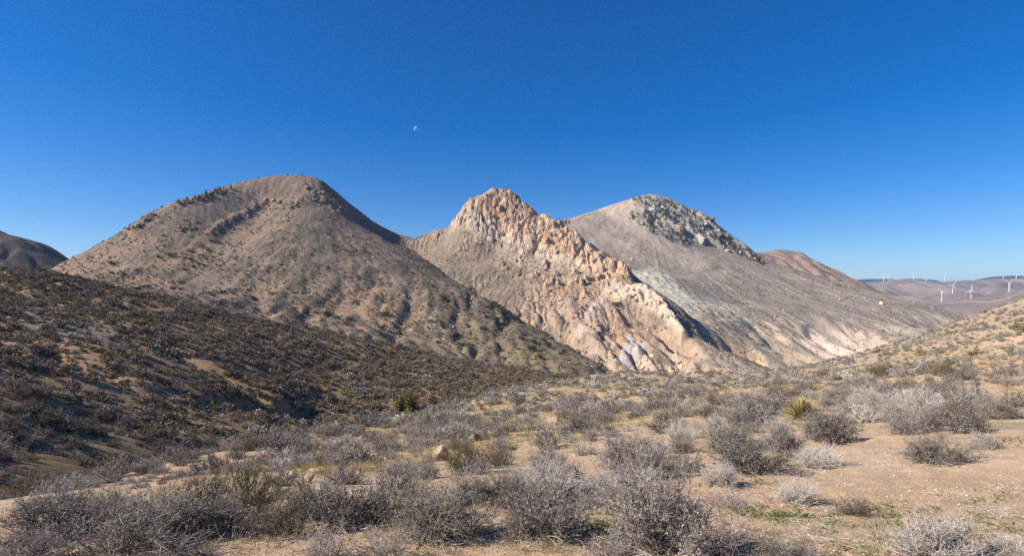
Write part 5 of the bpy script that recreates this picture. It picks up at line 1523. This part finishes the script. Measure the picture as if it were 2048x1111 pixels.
# ground cover of the near slope
near_g = Grid(-62, 90, 2.0, 112, 0.25)
near_g.H = ground_h(near_g.X, near_g.Y)
def ray_many(px, py):
    Y = np.geomspace(3.2, 110, 420)
    x = (px[:, None] - CX) / F * Y; z = (HY - py[:, None]) / F * Y
    under = z < near_g.h(x, np.broadcast_to(Y, x.shape))
    k = under.argmax(1); ok = under.any(1)
    y = Y[k]; x = (px - CX) / F * y
    return np.stack([x, y, ground_h(x, y)], 1)[ok]
def cover(nm, pool, n, polys, size, label, seed, sub=0.0, tilt=0.12, grow_=0.04, clump=False):
    rr = np.random.default_rng(seed); pts = []
    for poly, share in polys:
        p = np.array(poly, float)
        qx, qy = rr.uniform(p[:, 0].min(), p[:, 0].max(), n * 6), rr.uniform(p[:, 1].min(), p[:, 1].max(), n * 6)
        ins = np.nonzero(poly_mask(qx, qy, poly, 0.01) > 0.5)[0][:int(n * share)]
        pts.append(ray_many(qx[ins], qy[ins]))
    pts = np.concatenate(pts)
    keep = rr.uniform(0, 1, len(pts)) < 0.5 + 1.5 * fbm(pts[:, 0], pts[:, 1], 1.6, 3, seed)      # patchy
    pts = pts[keep]
    if clump:
        m_ = rr.integers(2, 7, len(pts)); sp = np.repeat(rr.uniform(0.05, 0.22, len(pts)), m_)
        pts = np.repeat(pts, m_, 0); pts[:, :2] += rr.normal(0, 1, (len(pts), 2)) * sp[:, None] * (0.8 + 0.05 * pts[:, 1:2])
        pts[:, 2] = ground_h(pts[:, 0], pts[:, 1])
    pts[:, 2] -= sub
    s = np.clip(rr.lognormal(0, 0.4, len(pts)), 0.4, 2.4) * size * (0.75 + grow_ * pts[:, 1])
    return scatter(nm, pool, pts, s, rr.uniform(0, 6.28, len(pts)), rr.integers(0, len(pool), len(pts)), label, tilt=tilt)
cover('green_ground_cover', FORB, 420, [([(1480,1010),(2048,990),(2048,1111),(1500,1111)], 0.22), ([(1540,880),(1640,870),(1600,960),(1400,980)], 0.10), ([(1700,830),(1800,820),(1780,850),(1700,860)], 0.05), ([(1160,1040),(1280,1030),(1280,1085),(1180,1080)], 0.10), ([(860,1050),(1010,1020),(1010,1060),(880,1090)], 0.08), ([(560,1040),(680,1050),(650,1085),(560,1075)], 0.04), ([(1840,780),(2048,775),(2048,800),(1850,800)], 0.07), ([(1450,765),(1720,765),(1700,800),(1400,800)], 0.14), ([(20,1060),(120,1070),(110,1111),(20,1111)], 0.04), ([(1900,870),(2040,880),(2040,900),(1940,905)], 0.03), ([(330,1045),(400,1050),(390,1065),(330,1060)], 0.03), ([(1540,990),(1780,1000),(1780,1050),(1540,1060)], 0.04)], 0.5, 'low green forbs with small flowers on the sand', 401, clump=True)
cover('flower_carpet', [FORB[2]], 1500, [([(850,760),(1300,770),(1250,860),(800,900),(600,950),(560,920)], 1.0)], 0.7, 'yellow flowers and green sprouts between the shrubs', 402)
cover('dry_grass', TUFT, 5200, [([(560,930),(1180,765),(1500,755),(1700,740),(2048,660),(2048,800),(1400,880),(1000,930),(700,960)], 0.82), ([(700,840),(1400,790),(2048,760),(2048,880),(1400,960),(700,1000)], 0.12), ([(200,1000),(1000,1030),(1400,1060),(1900,1060),(1900,1111),(200,1111)], 0.06)], 0.5, 'thin dry grass tufts between the shrubs', 403)
cover('golden_grass', GOLD, 5200, [([(480,950),(860,820),(1180,762),(1500,752),(1700,735),(1950,680),(2048,720),(1700,800),(1300,840),(1000,900),(700,960)], 1.0)], 0.75, 'golden dry grass between the shrubs of the slope', 406, grow_=0.012)
cover('fallen_twigs', LITTER, 420, [([(1450,940),(2048,900),(2048,1111),(1450,1111)], 0.6), ([(150,1060),(1400,1020),(1400,1111),(150,1111)], 0.4)], 0.7, 'bleached twig litter on the sand', 404, 0.0, 0.05)
rr = np.random.default_rng(431); hp = H_[np.repeat(np.arange(len(H_)), 9)]
a_ = rr.uniform(0, 6.28, len(hp)); d_ = rr.uniform(0.15, 1.15, len(hp)) * hp[:, 2]
lx, ly = hp[:, 0] + d_ * np.cos(a_), hp[:, 1] + d_ * np.sin(a_)
M_duff = [litter(472), litter(473)]
for m_ in M_duff: m_.materials[0] = M_brown
scatter('shrub_litter', M_duff + LITTER[:1], np.stack([lx, ly, ground_h(lx, ly)], 1), rr.uniform(0.7, 1.4, len(hp)), a_, rr.integers(0, 3, len(hp)), 'dead twigs fallen round the shrubs', tilt=0.05)
cover('pebbles', PEBBLE, 15000, [([(0,1040),(2048,900),(2048,1111),(0,1111)], 0.8), ([(700,880),(2048,780),(2048,920),(700,1000)], 0.2)], 0.0095, 'small pale pebbles on the sand', 405, 0.002, 0.5)

# ------------------------------------------------------------------ haze
bm = bmesh.new(); bmesh.ops.create_cube(bm, size=1.0)
for vtx in bm.verts:
    vtx.co = Vector((vtx.co.x * 29000, vtx.co.y * 29000, 475 if vtx.co.z > 0 else -137))
me = bpy.data.meshes.new('haze'); bm.to_mesh(me); bm.free()
M_haze = bpy.data.materials.new('haze air'); M_haze.use_nodes = True
nt = M_haze.node_tree; nt.nodes.clear()
ho = nt.nodes.new('ShaderNodeOutputMaterial'); hv = nt.nodes.new('ShaderNodeVolumePrincipled')
hv.inputs['Color'].default_value = (0.42, 0.63, 1.0, 1); hv.inputs['Density'].default_value = 5.6e-5; hv.inputs['Anisotropy'].default_value = 0.2
nt.links.new(hv.outputs[0], ho.inputs['Volume'])
me.materials.append(M_haze)
tag(obj('haze', me), 'thin bluish desert haze', None, None, 'stuff')
